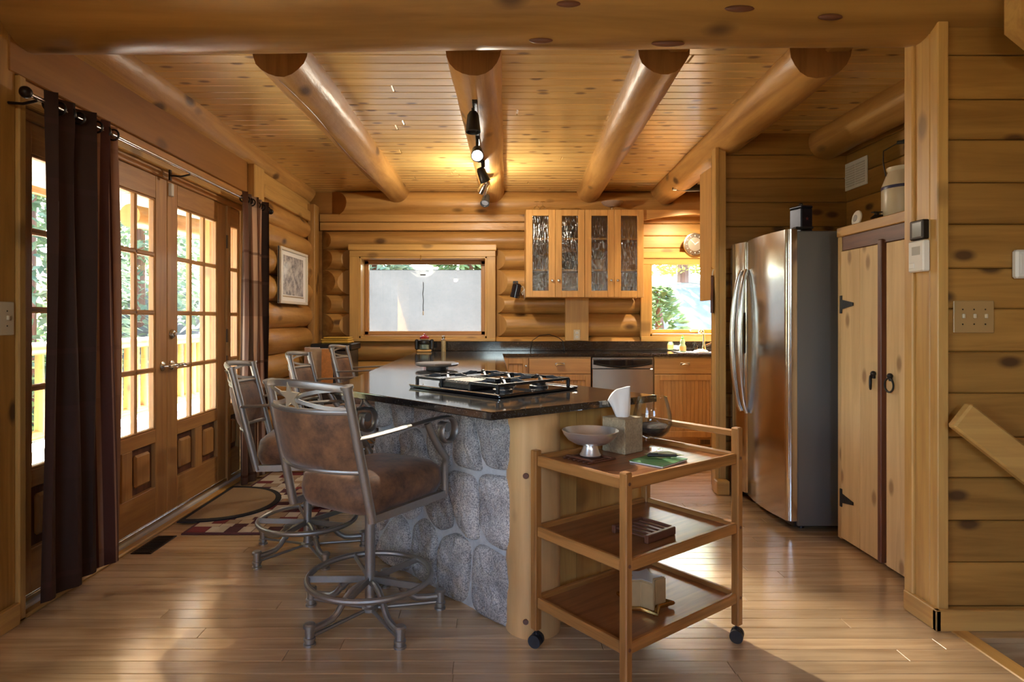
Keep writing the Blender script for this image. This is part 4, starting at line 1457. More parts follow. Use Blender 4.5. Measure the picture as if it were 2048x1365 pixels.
for y_ in (.08, .85):
    MB().cyl((.12, y_, 0), (.12, y_, .03), .02).cyl((.65, y_, 0), (.65, y_, .03), .02).build('foot', M['black'], fr)

pn = T('pantry_cabinet', 'pale pine pantry cabinet with black strap hinges', 'cabinet', (0, 0, 0))
PX = 1.955
MB().box((PX + .02, 2.76, .02), (2.60, 3.57, 1.70)).build('body', W('pantry', 2), pn, smooth=0)
MB().box((PX - .005, 2.75, 1.715), (2.615, 3.585, 1.768), .004).build('top', W('trim', 1), pn)
MB().box((PX, 3.545, .02), (PX + .03, 3.582, 1.715), .003).build('frame_stile', W('pantry', 2), pn)
MB().box((PX + .004, 2.76, 1.635), (PX + .03, 3.545, 1.715), .003).build('dark_header', W('dark', 1), pn)
def pdoor(y0, y1):
    ws_ = (y1 - y0) / 2
    d = MB().box((PX - .004, y0, .03), (PX + .018, y0 + ws_ - .001, 1.632), .003).build('door', W('pantry', 2), pn)
    MB().box((PX - .004, y0 + ws_ + .001, .03), (PX + .018, y1, 1.632), .003).build('door_board', W('pantry', 2), d)
    return d
da = pdoor(3.175, 3.543)
MB().box((PX - .012, 3.165, .03), (PX + .018, 3.195, 1.655), .004).build('edge_strip', W('dark', 2), da)
db = pdoor(2.775, 3.135)
for z in (1.335, .255):
    h = MB(Matrix.Translation((PX - .0045, 0, z)))
    h.box((-.006, 3.527, -.05), (.002, 3.545, .05), .002)
    h.X = Matrix.Translation((PX - .006, 0, z)) @ Matrix.Rotation(-pi / 2, 4, 'Y')
    h.prism([(-.026, 3.525), (.026, 3.525), (.008, 3.415), (-.008, 3.415)], 0, .004)
    h.build('strap_hinge', M['iron'], da)
for d, y_, op in ((da, 3.225, 1), (db, 3.09, 0)):
    h = MB(Matrix.Translation((PX - .014, y_, .93)))
    h.ball((0, 0, .045), .014, 12, 8)
    h.box((-.004, -.006, .02), (.010, .006, .05), .002)
    rr = .034
    if op:
        h.tube([(-.014 + rr * .35 * sin(2 * pi * i / 20), rr * .45 * sin(2 * pi * i / 20), rr * cos(2 * pi * i / 20)) for i in range(20)], .005, 6, closed=True)
    else:
        h.tube([(-.004, rr * sin(2 * pi * i / 20), rr * cos(2 * pi * i / 20)) for i in range(20)], .005, 6, closed=True)
    h.build('ring_pull', M['iron'], d)
# ================================================================== bar stools
def make_stool(label):
    t = T('bar_stool', label, 'bar stool', group='swivel bar stools along the peninsula')
    mt = M['pewter']
    # base
    MB().lathe([(0, .03), (.034, .03), (.034, .042), (.024, .05), (.0215, .06), (.0215, .49), (0, .49)], 20).build('column', mt, t)
    MB().lathe([(.03, .47), (.075, .475), (.11, .50), (.11, .512), (0, .512)], 20).build('swivel_plate', mt, t)
    R = .255
    MB().tube([(R * cos(2 * pi * i / 48), R * sin(2 * pi * i / 48), .175) for i in range(48)], .0125, 10, closed=True).build('foot_ring', mt, t)
    for k in range(5):
        a = radians(31) + 2 * pi * k / 5
        c, s = cos(a), sin(a)
        a2 = a + radians(30)
        MB().tube([(.018 * cos(a2), .018 * sin(a2), .16), (R * cos(a2), R * sin(a2), .175)], .01, 4, flat=(.007, .026), up=(0, 0, 1)).build('spoke', mt, t)
        def p(r, z): return (r * c, r * s, z)
        lg = MB().tube([p(.015, .150), p(.06, .152), p(.10, .140), p(.135, .112), p(.165, .078), p(.195, .060), p(.24, .056), p(.295, .056)], .0135, 10)
        lg.tube([p(.132, .115), p(.140, .107)], .018, 10)
        L_ = lg.build('leg', mt, t)
        MB().tube([p(.02, .036), p(.295, .030)], .0075, 8).build('brace', mt, L_)
        MB().lathe([(0, 0), (.024, 0), (.024, .008), (.018, .010), (.018, .020), (.023, .022), (.023, .030), (.0185, .032), (.0185, .066), (.024, .068), (.024, .078), (.018, .084), (0, .085)], 16, (.298 * c, .298 * s, 0)).build('foot', mt, L_)
    # seat frame
    hw = .225
    fr_ = MB()
    fr_.tube([(-.215, -hw, .505), (.225, -hw, .505)], .015, 4, flat=(.022, .030), up=(0, 0, 1))
    fr_.tube([(-.215, hw, .505), (.225, hw, .505)], .015, 4, flat=(.022, .030), up=(0, 0, 1))
    fr_.tube([(-.12, -hw, .492), (-.12, hw, .492)], .015, 4, flat=(.03, .012), up=(0, 0, 1))
    fr_.tube([(.10, -hw, .492), (.10, hw, .492)], .015, 4, flat=(.03, .02), up=(0, 0, 1))
    fr_.build('seat_frame', mt, t)
    # cushion: a plump rounded square
    m = MB()
    vs = []; fs = []
    n = 40
    def se(a, e=.42):
        c, s = cos(a), sin(a)
        return (abs(c) ** e * (1 if c > 0 else -1), abs(s) ** e * (1 if s > 0 else -1))
    prof = [(.0, .497), (.80, .497), (.94, .506), (1.0, .540), (1.0, .575), (.965, .608), (.86, .632), (.66, .646), (.35, .652), (.0, .654)]
    for (q, z) in prof:
        for j in range(n):
            x, y = se(2 * pi * j / n)
            hx_ = .255 * q; hy_ = (.213 if z < .55 else .222) * q
            zz = z + (.018 * (x * q) ** 2 if z > .6 else 0) - (.012 * max(0, x * q) if z > .56 else 0)
            vs.append((.022 + x * hx_, y * hy_, zz))
    for i in range(len(prof) - 1):
        for j in range(n):
            fs.append((i * n + j, i * n + (j + 1) % n, (i + 1) * n + (j + 1) % n, (i + 1) * n + j))
    m.add(vs, fs)
    m.build('seat', M['suede'], t, smooth=70)
    # back
    def post(y, z):                       # point on a back post
        q = (z - .505) / .52
        return Vector((-.215 - .125 * q, y * (1 - .02 * q), z))
    for s in (-1, 1):
        pm = MB().tube([post(s * hw, .495), post(s * hw, .75), post(s * hw, 1.005)], .0175, 14)
        pm.tube([post(s * hw, .985), post(s * hw, 1.003)], .019, 14)
        pm.tube([post(s * hw, 1.003), post(s * hw, 1.013)], [.024, .024], 14)
        pm.build('back_post', mt, t)
    def bow(q, z, d=.072, ext=0):        # q in -1..1 across the back
        p0 = post(0, z)
        return Vector((p0.x - d * (1 - q * q), hw * .985 * q, z))
    tr_ = MB().tube([bow(-1 + 2 * i / 18, 1.000 + .018 * (1 - (-1 + 2 * i / 18) ** 2)) for i in range(19)], .01, 8, flat=(.020, .030), up=(0, 0, 1))
    tr_.build('top_rail', mt, t)
    MB().tube([bow(-1 + 2 * i / 18, .915) for i in range(19)], .0105, 10).build('middle_rail', mt, t)
    MB().tube([bow(-1 + 2 * i / 18, .688) for i in range(19)], .01, 10).build('lower_rail', mt, t)
    for s in (-1, 1):
        MB().tube([bow(s * (-1 + 2 * i / 16), .925 + (1.0 - .925) * (.5 + .5 * sin(pi * (i / 16 - .5))), .075 + .004 * s) for i in range(17)], .006, 4, flat=(.005, .014), up=(0, 0, 1)).build('strap', mt, t)
    # star badge
    st = []
    for k in range(10):
        a = pi / 2 + k * pi / 5
        r_ = .056 if k % 2 == 0 else .0235
        st.append((r_ * cos(a), r_ * sin(a)))
    c = bow(0, .962)
    m = MB(Matrix.Translation((c.x - .010, 0, .968)) @ Matrix.Rotation(radians(-12), 4, 'Y') @ Matrix.Rotation(pi / 2, 4, 'Z') @ Matrix.Rotation(pi / 2, 4, 'X'))
    m.prism(st, -.004, .004)
    m.build('star', M['starbrass'], t, smooth=0)
    # back pad between the middle and the lower rail
    vs = []; fs = []
    nu, nv = 20, 8
    for side in (0, 1):
        for j in range(nv + 1):
            z = .692 + (.911 - .692) * j / nv
            for i in range(nu + 1):
                q = -1 + 2 * i / nu
                th = .012 * (1 - q ** 8) * (1 - (2 * j / nv - 1) ** 6)
                p_ = bow(q * .97, z)
                p_.x += (-.004 - th) if side == 0 else (.004 + th * 1.6)
                vs.append(p_)
    N1 = (nu + 1) * (nv + 1)
    for side in (0, 1):
        for j in range(nv):
            for i in range(nu):
                b = side * N1 + j * (nu + 1) + i
                fs.append((b, b + 1, b + nu + 2, b + nu + 1))
    rim = [i for i in range(nu + 1)] + [(j) * (nu + 1) + nu for j in range(1, nv + 1)] + [nv * (nu + 1) + i for i in range(nu - 1, -1, -1)] + [j * (nu + 1) for j in range(nv - 1, 0, -1)]
    for a, b in zip(rim, rim[1:] + rim[:1]):
        fs.append((a, b, N1 + b, N1 + a))
    MB().add(vs, fs).build('back_pad', M['suede'], t, smooth=60)
    # arms with scrolls
    for s in (-1, 1):
        y = s * (hw + .012)
        pts = [(-.285, s * hw, .815), (-.24, y, .818), (-.10, y, .824), (.04, y, .831), (.13, y, .836), (.20, y, .836)]
        cx, cz, rr = .222, .774, .060
        for i in range(1, 15):
            a = pi / 2 - i * (1.72 * pi) / 14
            r_ = rr * (1 - .34 * i / 14)
            pts.append((cx + r_ * cos(a), y, cz + r_ * sin(a)))
        am = MB().tube(pts, .01, 8, flat=(.036, .015), up=None)
        A_ = am.build('arm', mt, t, smooth=45)
        MB().cyl((pts[-1][0] + .012, y - .021, pts[-1][2] - .004), (pts[-1][0] + .012, y + .021, pts[-1][2] - .004), .021, n=18).build('scroll_knob', mt, A_)
        MB().tube([(.09, y, .826), (.125, y, .765), (.175, y, .70), (.215, y, .66), (.222, s * hw, .63), (.222, s * hw, .505)], .0155, 12).build('arm_support', mt, A_)
    return t
st1 = make_stool('brown suede bar stool nearest the camera, beside the drinks cart')
st1.location = (-.515, 2.66, 0); st1.rotation_euler = (0, 0, radians(56))
for lab, x, y, a in (('second brown suede bar stool from the camera, nearest the patio doors', -1.00, 3.42, 8),
                     ('third brown suede bar stool from the camera, in front of the papers', -1.0, 4.38, 0),
                     ('farthest brown suede bar stool, below the wide back window', -1.0, 5.50, -3)):
    c = copy_tree(st1)
    c.location = (x, y, 0); c.rotation_euler = (0, 0, radians(a)); c['label'] = lab
    for ch in c.children:                      # seats swivel, bases stay square to the room
        if ch.name.split('.')[0] in ('leg', 'spoke'):
            ch.rotation_euler = (0, 0, radians(-16 - a))

# ================================================================== cart
L0 = Vector((.142, 2.40)); F0 = Vector((.453, 2.083)); R0 = Vector((.974, 2.478))
ca = radians(37.2)
CW, CD = .645, .444
cc = (L0 + R0) / 2
cart = T('serving_cart', 'three-tier teak serving cart on black casters', 'cart', (cc.x, cc.y, 0), ca)
# local: x along the long side (to the right-back), y to the left-back
hx, hy = CW / 2, CD / 2
lg = .016
corners = {'front': (-hx, -hy), 'right': (hx, -hy), 'left': (-hx, hy), 'back': (hx, hy)}
for nm, (x, y) in corners.items():
    top = .752 if nm in ('front', 'left') else .832
    l_ = MB().box((x - lg, y - lg, .065), (x + lg, y + lg, top), .004).build('leg', W('cart', 2), cart)
    cs = MB()
    cs.cyl((x, y, .05), (x, y, .068), .006, n=10)
    cs.box((x - .010, y - .012, .03), (x + .010, y + .012, .055), .006)
    wa = radians(25)
    dx, dy = cos(wa), sin(wa)
    for s in (-1, 1):
        cs.cyl((x + dx * s * .006, y + dy * s * .006, .025), (x + dx * s * .022, y + dy * s * .022, .025), .025, n=20)
    cs.build('caster', M['rubber'], l_)
    for z in (.715, .447, .175):
        MB(Matrix.Translation((x, y - lg if y < 0 else y + lg, z)) @ Matrix.Rotation(pi / 2 if y < 0 else -pi / 2, 4, 'X')).lathe([(0, .002), (.006, .002), (.006, 0), (0, 0)], 10).build('peg', W('dark', 2), l_)
for z in (.733, .464, .193):
    tr_ = MB().box((-hx, -hy, z - .028), (hx, hy, z - .018)).build('tray', W('carttop', 0), cart, smooth=0)
    h = .040
    MB().box((-hx + lg, -hy - .010, z - h), (hx - lg, -hy + .010, z), .004).build('rail', W('cart', 0), tr_)
    MB().box((-hx + lg, hy - .010, z - h), (hx - lg, hy + .010, z), .004).build('rail', W('cart', 0), tr_)
    MB().box((-hx - .010, -hy + lg, z - h), (-hx + .010, hy - lg, z), .004).build('rail', W('cart', 1), tr_)
    MB().box((hx - .010, -hy + lg, z - h), (hx + .010, hy - lg, z), .004).build('rail', W('cart', 1), tr_)
MB().box((hx - .008, -hy + lg, .795), (hx + .008, hy - lg, .822), .005).build('handle_rail', W('cart', 1), cart)
MT = Matrix.Translation((cc.x, cc.y, 0)) @ Matrix.Rotation(ca, 4, 'Z')
def on_cart(x, y, z):
    q = MT @ Vector((x, y, z)); return (q.x, q.y, q.z)
ZT, ZM, ZL = .7155, .4465, .1755
# lattice shadow under the bowl, modelled as dark slats
tv = T('shadow_lattice', 'dark slats standing in for the lattice shadow under the silver pedestal bowl', 'shadow_lattice', (.372, 2.43, ZT), radians(37))
for k in range(6):
    MB().box((-.075, -.07 + k * .026, .0), (.075, -.06 + k * .026, .006), .002).build('slat', W('dark', 0), tv)
for s in (-.05, .05):
    MB().box((s - .008, -.072, .006), (s + .008, .072, .012), .002).build('crossbar', W('dark', 1), tv)
pb = T('pedestal_bowl', 'hammered silver pedestal bowl on the serving cart', 'bowl', (.377, 2.437, ZT + .0125))
MB().lathe([(0, .006), (.040, .0), (.041, .003), (.036, .012), (.030, .027), (.027, .040), (.030, .043), (0, .043)], 32).build('foot', M['silver'], pb)
MB().lathe([(0, .040), (.030, .041), (.062, .047), (.086, .061), (.101, .079), (.109, .096), (.1075, .098), (.097, .081), (.082, .065), (.058, .052), (.02, .047), (0, .046)], 40).build('dish', M['silver'], pb)
# tissue box
tb = T('tissue_box', 'taupe woven tissue box with a white tissue standing up', 'tissue box', (.529, 2.576, ZT), radians(40))
MB().box((-.058, -.058, 0), (.058, .058, .138), .003).build('box', M['weave'], tb)
MB().box((-.0585, -.0585, .136), (.0585, .0585, .1405), .002).build('lid', plain('tan_lid', (.36, .28, .17), .7, bump=.3, bscale=100), tb)
vs = []; fs = []
nu, nv = 28, 12
for j in range(nv + 1):
    q = j / nv
    w = .026 + .017 * q ** .7                     # widens upwards
    for i in range(nu):
        a = 2 * pi * i / nu
        fold = 1 + .10 * sin(4 * a + .8 * q) + .07 * sin(7 * a - 2 * q)
        th = .020 * (1 - .62 * q) + .003
        x_ = w * cos(a) * fold - .012 * q
        top = .118 + .012 * (x_ / .05) - .028 * max(0, -(x_ + .015) / .04) ** 2 - .012 * max(0, (x_ - .02) / .03) ** 2
        vs.append((x_, th * sin(a) * fold + .006 * sin(3 * a) * q, .139 + top * q))
for j in range(nv):
    for i in range(nu):
        fs.append((j * nu + i, j * nu + (i + 1) % nu, (j + 1) * nu + (i + 1) % nu, (j + 1) * nu + i))
fs.append(tuple(nv * nu + i for i in range(nu)))
MB().add(vs, fs).build('tissue', M['paper'], tb, smooth=60)
tb.children[-1].rotation_euler = (0, 0, radians(-40))
# snifter
sn = T('brandy_snifter', 'oversized clear brandy snifter half filled with dark potpourri', 'glass', (.660, 2.612, ZT))
gp = [(0, 0), (.040, .0), (.042, .003), (.020, .008), (.008, .016), (.007, .034), (.012, .042), (.040, .052), (.066, .075), (.0795, .108), (.078, .145), (.068, .188), (.058, .218), (.056, .218), (.066, .186), (.0755, .144), (.077, .108), (.064, .078), (.040, .056), (0, .049)]
MB().lathe(gp, 36).build('glass', M['clear'], sn)
MB().lathe([(0, .051), (.038, .058), (.061, .079), (.070, .096), (.060, .103), (.030, .107), (0, .104)], 28).build('potpourri', M['potpourri'], sn)
# green notebook, card and pen
nb = T('notebook', 'green notebook under the black pen on the serving cart', 'notebook', on_cart(.02, -.085, ZT), ca + radians(8))
MB().box((-.09, -.07, .0), (.09, .07, .006), .002).build('pages', M['paper'], nb)
MB().box((-.092, -.072, .006), (.092, .072, .008), .0006).build('cover', M['greenbook'], nb)
cd = T('card', 'pale green card sticking out from under the pen', 'card', on_cart(.105, -.045, ZT + .0082), ca - radians(12))
MB().box((-.06, -.045, 0), (.06, .045, .001)).build('sheet', M['palegreen'], cd, smooth=0)
pe = T('pen', 'black pen lying on the green notebook', 'pen', on_cart(.06, -.07, ZT + .0155), radians(-2))
m = MB(); m.cyl((-.055, 0, 0), (.055, 0, 0), .0055, n=10); m.build('barrel', M['black'], pe)
MB().cyl((.055, 0, 0), (.070, 0, 0), .004, .001, n=10).build('tip', M['steel2'], pe)
MB().box((-.05, -.0015, .005), (-.015, .0015, .008)).build('clip', M['black'], pe)
# slatted rack on the middle tier
rk = T('slatted_rack', 'small dark slatted wooden rack on the middle tier', 'rack', on_cart(-.03, -.055, ZM), ca + radians(2))
for s in (-1, 1):
    MB().box((-.085, s * .075 - .009, 0), (.085, s * .075 + .009, .030), .003).build('side_bar', W('dark', 0), rk)
for k in range(5):
    MB().box((-.078 + k * .033, -.066, .016), (-.060 + k * .033, .066, .024), .002).build('slat', W('dark', 1), rk)
MB().box((.078, -.066, .0), (.088, .066, .030), .003).build('end_bar', W('dark', 1), rk)
# star candle on its brass tray
sr = T('star_candle', 'tan star-shaped candle on a brass star tray', 'candle', on_cart(-.03, -.055, ZL), ca + radians(30))
def star(ro, ri, ph=0):
    return [((ro if k % 2 == 0 else ri) * cos(ph + k * pi / 5), (ro if k % 2 == 0 else ri) * sin(ph + k * pi / 5)) for k in range(10)]
m = MB().prism(star(.105, .06), .006, .012)
pts = [(x, y, .014) for x, y in star(.108, .062)]
m.tube(pts, .008, 8, closed=True)
m.build('tray', M['brass'], sr, smooth=40)
ft = MB()
for k in range(5):
    a = 2 * pi * k / 5
    ft.ball((.085 * cos(a), .085 * sin(a), .004), .0065, 8, 6)
ft.build('tray_feet', M['brass'], sr)
wax = plain('tan_wax', (.45, .30, .14), .45, var=.15, bscale=30)
me = MB().prism(star(.085, .048), .013, .112).mesh('candle', wax, 0)
bm = bmesh.new(); bm.from_mesh(me)
bmesh.ops.bevel(bm, geom=[e for e in bm.edges], offset=.004, segments=2, affect='EDGES')
bm.to_mesh(me); bm.free()
link('candle', me, sr)
MB().prism(star(.070, .038), .110, .1135).build('candle_top', plain('pale_wax', (.60, .55, .46), .15), sr, smooth=0)

# ================================================================== curtains
def uvramp(name, stops_u, hl, base_rough=.85):
    """woven cloth: vertical stripes along u, thin horizontal lines and checks along v"""
    m, nt, b = new_mat(name)
    N = nt.nodes.new; L = nt.links.new
    uv = N('ShaderNodeUVMap')
    sp = N('ShaderNodeSeparateXYZ')
    L(uv.outputs[0], sp.inputs[0])
    cr = N('ShaderNodeValToRGB')
    cr.color_ramp.interpolation = 'CONSTANT'
    el = cr.color_ramp.elements
    el[0].position = stops_u[0][0]; el[0].color = (*stops_u[0][1], 1)
    el[1].position = stops_u[1][0]; el[1].color = (*stops_u[1][1], 1)
    for p, c in stops_u[2:]:
        e = el.new(p); e.color = (*c, 1)
    rep = N('ShaderNodeMath'); rep.operation = 'FRACT'
    L(sp.outputs[0], rep.inputs[0])
    L(rep.outputs[0], cr.inputs[0])
    out = cr.outputs[0]
    # horizontal bands
    fr_ = N('ShaderNodeMath'); fr_.operation = 'FRACT'
    mv = N('ShaderNodeMath'); mv.operation = 'MULTIPLY'; mv.inputs[1].default_value = hl['freq']
    L(sp.outputs[1], mv.inputs[0]); L(mv.outputs[0], fr_.inputs[0])
    c2 = N('ShaderNodeValToRGB'); c2.color_ramp.interpolation = 'CONSTANT'
    e2 = c2.color_ramp.elements
    e2[0].position = 0; e2[0].color = (0, 0, 0, 1)
    e2[1].position = .06; e2[1].color = (.55, .55, .55, 1)
    e = e2.new(.085); e.color = (0, 0, 0, 1)
    e = e2.new(.50); e.color = (.3, .3, .3, 1)
    e = e2.new(.80); e.color = (.55, .55, .55, 1)
    e = e2.new(.825); e.color = (0, 0, 0, 1)
    L(fr_.outputs[0], c2.inputs[0])
    mk = N('ShaderNodeMath'); mk.operation = 'MULTIPLY'; mk.inputs[1].default_value = hl['amt']
    L(c2.outputs[0], mk.inputs[0])
    mx = N('ShaderNodeMixRGB')
    mx.inputs[2].default_value = (*hl['col'], 1)
    L(mk.outputs[0], mx.inputs[0]); L(out, mx.inputs[1])
    L(mx.outputs[0], b.inputs['Base Color'])
    b.inputs['Roughness'].default_value = base_rough
    tl_ = N('ShaderNodeBsdfTranslucent')
    L(mx.outputs[0], tl_.inputs[0])
    ms = N('ShaderNodeMixShader'); ms.inputs[0].default_value = hl.get('thin', .3)
    L(b.outputs[0], ms.inputs[1]); L(tl_.outputs[0], ms.inputs[2])
    L(ms.outputs[0], nt.nodes['Material Output'].inputs[0])
    return m
DB = (.046, .019, .012); RB = (.090, .026, .017); TN = (.80, .62, .46); MB_ = (.34, .18, .115)
M['curt_dark'] = uvramp('dark_plaid_cloth', [(0, DB), (.70, RB), (.73, MB_), (.745, RB), (.80, MB_), (.815, RB), (.86, MB_), (.875, RB), (.92, TN), (.93, RB), (.97, MB_)], dict(thin=.05, freq=2.2, amt=.35, col=(.10, .035, .03)))
stp = []
for k in range(9):
    stp += [(.30 + k * .045, TN), (.325 + k * .045, MB_)]
M['curt_light'] = uvramp('tan_plaid_cloth', [(0, MB_), (.06, TN), (.12, (.24, .15, .10))] + stp + [(.72, DB), (.86, (.10, .035, .03))], dict(freq=2.6, thin=.5, amt=1.0, col=(.13, .055, .03)))
def curtain(name, label, y0, y1, zt, zb, folds, amp, mat, x=-1.85, flare=0.0):
    t = T(name, label, 'curtain', group='curtains at the patio doors')
    nu, nv = folds * 10, 14
    m = MB(); vs = []; fs = []; uvs = []
    for j in range(nv + 1):
        q = j / nv
        for i in range(nu + 1):
            u = i / nu
            ph = 2 * pi * folds * u
            a = amp * (.75 + .35 * q)
            yy = y0 + (y1 - y0) * u + flare * q * (u - .5) + .012 * sin(ph * 2 + q * 2)
            xx = x + a * sin(ph) + .012 * sin(ph * .5 + 4 * q)
            vs.append((xx, yy, zt + (zb - zt) * q + (.012 * sin(ph) if j == nv else 0)))
            uvs.append((u, 1 - q))
    for j in range(nv):
        for i in range(nu):
            b = j * (nu + 1) + i
            fs.append((b, b + 1, b + nu + 2, b + nu + 1))
    m.add(vs, fs)
    me = m.mesh('cloth', mat, 80, weld=False)
    uvl = me.uv_layers.new(name='UVMap')
    for lp in me.loops:
        uvl.data[lp.index].uv = uvs[lp.vertex_index]
    o = link('cloth', me, t)
    sol = o.modifiers.new('thickness', 'SOLIDIFY'); sol.thickness = .003
    for k in range(folds * 2):
        u = (k + .5) / (folds * 2)
        yy = y0 + (y1 - y0) * u
        MB().tube([(x + .026 * cos(2 * pi * i / 16), yy, 2.15 + .026 * sin(2 * pi * i / 16)) for i in range(16)], .005, 6, closed=True).build('grommet', M['bronze'], t)
    return t
curtain('curtain', 'dark brown curtain bunched over the left end of the rod', 2.60, 3.11, 2.195, .085, 4, .040, M['curt_dark'], -1.845, .03)
curtain('curtain', 'tan and brown plaid curtain at the far end of the rod', 4.66, 5.20, 2.20, .02, 5, .036, M['curt_light'], -1.845, -.03)
rd = T('curtain_rod', 'thin steel curtain rod with dark bronze finials', 'curtain rod')
MB().cyl((-1.845, 2.50, 2.15), (-1.845, 5.26, 2.15), .0085, n=12).build('rod', M['steel2'], rd)
for y_ in (2.50, 5.26):
    MB().ball((-1.845, y_, 2.15), .024, 14, 10).build('finial', M['bronze'], rd)
for y_ in (2.56, 3.86, 5.22):
    MB().tube([(-1.965, y_, 2.13), (-1.90, y_, 2.125), (-1.845, y_, 2.137)], .006, 8).box((-1.972, y_ - .012, 2.10), (-1.962, y_ + .012, 2.165), .002).build('bracket', M['bronze'], rd)

# ================================================================== rugs, floor vent
rg = T('patchwork_rug', 'cream and maroon patchwork runner on the floor by the doors', 'rug', (-1.81, 3.67, 0))
cols = [plain('rug_maroon', (.20, .030, .035), .95, bump=.4, bscale=200), plain('rug_cream', (.55, .45, .33), .95, bump=.4, bscale=200), plain('rug_tan', (.40, .29, .19), .95, bump=.4, bscale=200), plain('rug_plum', (.11, .035, .045), .95, bump=.4, bscale=200), plain('rug_pale', (.62, .56, .46), .95, bump=.4, bscale=200)]
RW, RL = .78, 1.50
m = MB().box((0, 0, 0), (RW, RL, .008), .003)
m.build('backing', cols[3], rg)
r_ = random.Random(5)
y = .02
pm = MB()
while y < RL - .03:
    h = min(r_.choice((.055, .075, .10)), RL - .02 - y)
    x = .02
    last = -1
    while x < RW - .03:
        w = min(r_.choice((.08, .11, .15)), RW - .02 - x)
        c = r_.choice([k for k in (0, 1, 2, 3, 4, 0, 4) if k != last]); last = c
        pm.box((x + .002, y + .002, .008), (x + w - .002, y + h - .002, .0105), .001, mi=c)
        x += w
    y += h
pm.build('pattern', cols, rg)
dm = T('door_mat', 'half-round tan coir mat with a black border', 'door mat', (-1.925, 4.27, 0))
def dshape(d, L_, n=28):
    return [(0 + d * sin(pi * i / n) ** .8, -L_ * cos(pi * i / n)) for i in range(n + 1)]
MB().prism(dshape(.475, .415), .0108, .018).build('border', plain('black_border', (.018, .018, .022), .85), dm, smooth=0)
MB().prism([(x * .86 + .03, y * .87) for x, y in dshape(.475, .415)], .0178, .0205).build('coir', plain('tan_coir', (.36, .25, .135), .95, bump=.6, bscale=220, var=.25), dm, smooth=0)
fv = T('floor_vent', 'dark brown metal floor register beside the patio door sill', 'vent', (-1.875, 3.51, 0))
MB().box((-.055, -.14, 0), (.055, .14, .004), .0015).build('plate', M['bronze'], fv)
for k in range(13):
    MB().box((-.04, -.125 + k * .02, .004), (.04, -.118 + k * .02, .006)).build('louvre', M['black'], fv, smooth=0)

# ================================================================== wall things
pf = T('framed_picture', 'pale-framed snowy landscape print on the left log wall', 'picture', (-1.855, 5.90, 1.645))
MB().box((-.012, -.40, -.25), (.0, .40, .25)).build('backing', M['paper'], pf, smooth=0)
fm = plain('white_frame', (.74, .68, .56), .4)
for a, c in (((-.012, -.40, .225), (.018, .40, .25)), ((-.012, -.40, -.25), (.018, .40, -.225)), ((-.012, -.40, -.225), (.018, -.375, .225)), ((-.012, .375, -.225), (.018, .40, .225))):
    MB().box(a, c, .003).build('frame_bar', fm, pf)
def printmat():
    m, nt, b = new_mat('snow_print')
    N = nt.nodes.new; L = nt.links.new
    tc = N('ShaderNodeTexCoord'); n = N('ShaderNodeTexNoise'); n.inputs['Scale'].default_value = 14; n.inputs['Detail'].default_value = 9; n.inputs['Roughness'].default_value = .7
    L(tc.outputs['Object'], n.inputs[0])
    cr = N('ShaderNodeValToRGB')
    cr.color_ramp.elements[0].position = .36; cr.color_ramp.elements[0].color = (.16, .16, .18, 1)
    cr.color_ramp.elements[1].position = .58; cr.color_ramp.elements[1].color = (.62, .61, .60, 1)
    L(n.outputs[0], cr.inputs[0]); L(cr.outputs[0], b.inputs['Base Color'])
    b.inputs['Roughness'].default_value = .25
    return m
MB().box((0, -.29, -.17), (.002, .29, .185)).build('print', printmat(), pf, smooth=0)
MB().box((.0, -.305, -.19), (.001, .305, -.178)).build('print_line', plain('tan_line', (.4, .3, .18), .6), pf, smooth=0)

def plate_switch(name, label, cat, loc, w, h, normal, n, mat):
    """switch plate facing -y ('y') or +x ('x')"""
    o = T(name, label, cat, loc, 0 if normal == 'y' else pi / 2)
    MB().box((-w / 2, -.006, -h / 2), (w / 2, 0, h / 2), .003).build('cover_plate', mat, o)
    for k in range(n):
        x = (k - (n - 1) / 2) * .046
        MB().box((x - .005, -.016, -.006), (x + .005, -.006, .012), .002).build('toggle', M['ivory'], o)
        for s in (-1, 1):
            MB(Matrix.Translation((x, -.006, s * .030)) @ Matrix.Rotation(pi / 2, 4, 'X')).lathe([(0, .0012), (.003, .001), (.003, 0), (0, 0)], 8).build('screw', M['bronze'], o)
    return o
plate_switch('light_switch', 'triple switch plate on the planked wall above the handrail', 'light switch', (1.955, 2.574, 1.262), .165, .132, 'y', 3, plain('tan_plate', (.42, .26, .10), .35))
plate_switch('light_switch', 'single ivory switch plate on the wall left of the curtain', 'light switch', (-1.959, 2.545, 1.255), .078, .135, 'x', 1, M['ivory'])
wo_ = T('wall_outlet', 'ivory wall outlet on the board under the glass cabinets', 'outlet', (.895, 6.709, 1.09))
MB().box((-.035, -.005, -.055), (.035, 0, .055), .003).build('cover_plate', M['ivory'], wo_)
for s in (-1, 1):
    q = MB().box((-.015, -.008, s * .022 - .013), (.015, -.005, s * .022 + .013), .003).build('socket', M['white'], wo_)
    MB().box((-.007, -.009, s * .022 - .004), (-.004, -.0079, s * .022 + .006)).box((.004, -.009, s * .022 - .004), (.007, -.0079, s * .022 + .006)).build('slot', M['black'], q, smooth=0)
th = T('thermostat', 'dark-screened thermostat over a white intercom on the end post', 'thermostat', (1.797, 2.645, 1.55), 0)
MB().box((-.028, -.045, .035), (0, .04, .115), .004).build('case', M['bronze'], th)
MB().box((-.0295, -.036, .045), (-.028, .020, .105)).build('display', plain('lcd_grey', (.16, .17, .15), .2), th, smooth=0)
iw = T('intercom', 'white intercom unit below the dark thermostat', 'intercom', (1.797, 2.645, 1.50), 0)
MB().box((-.030, -.05, -.05), (0, .045, .08), .005).build('case', M['white'], iw)
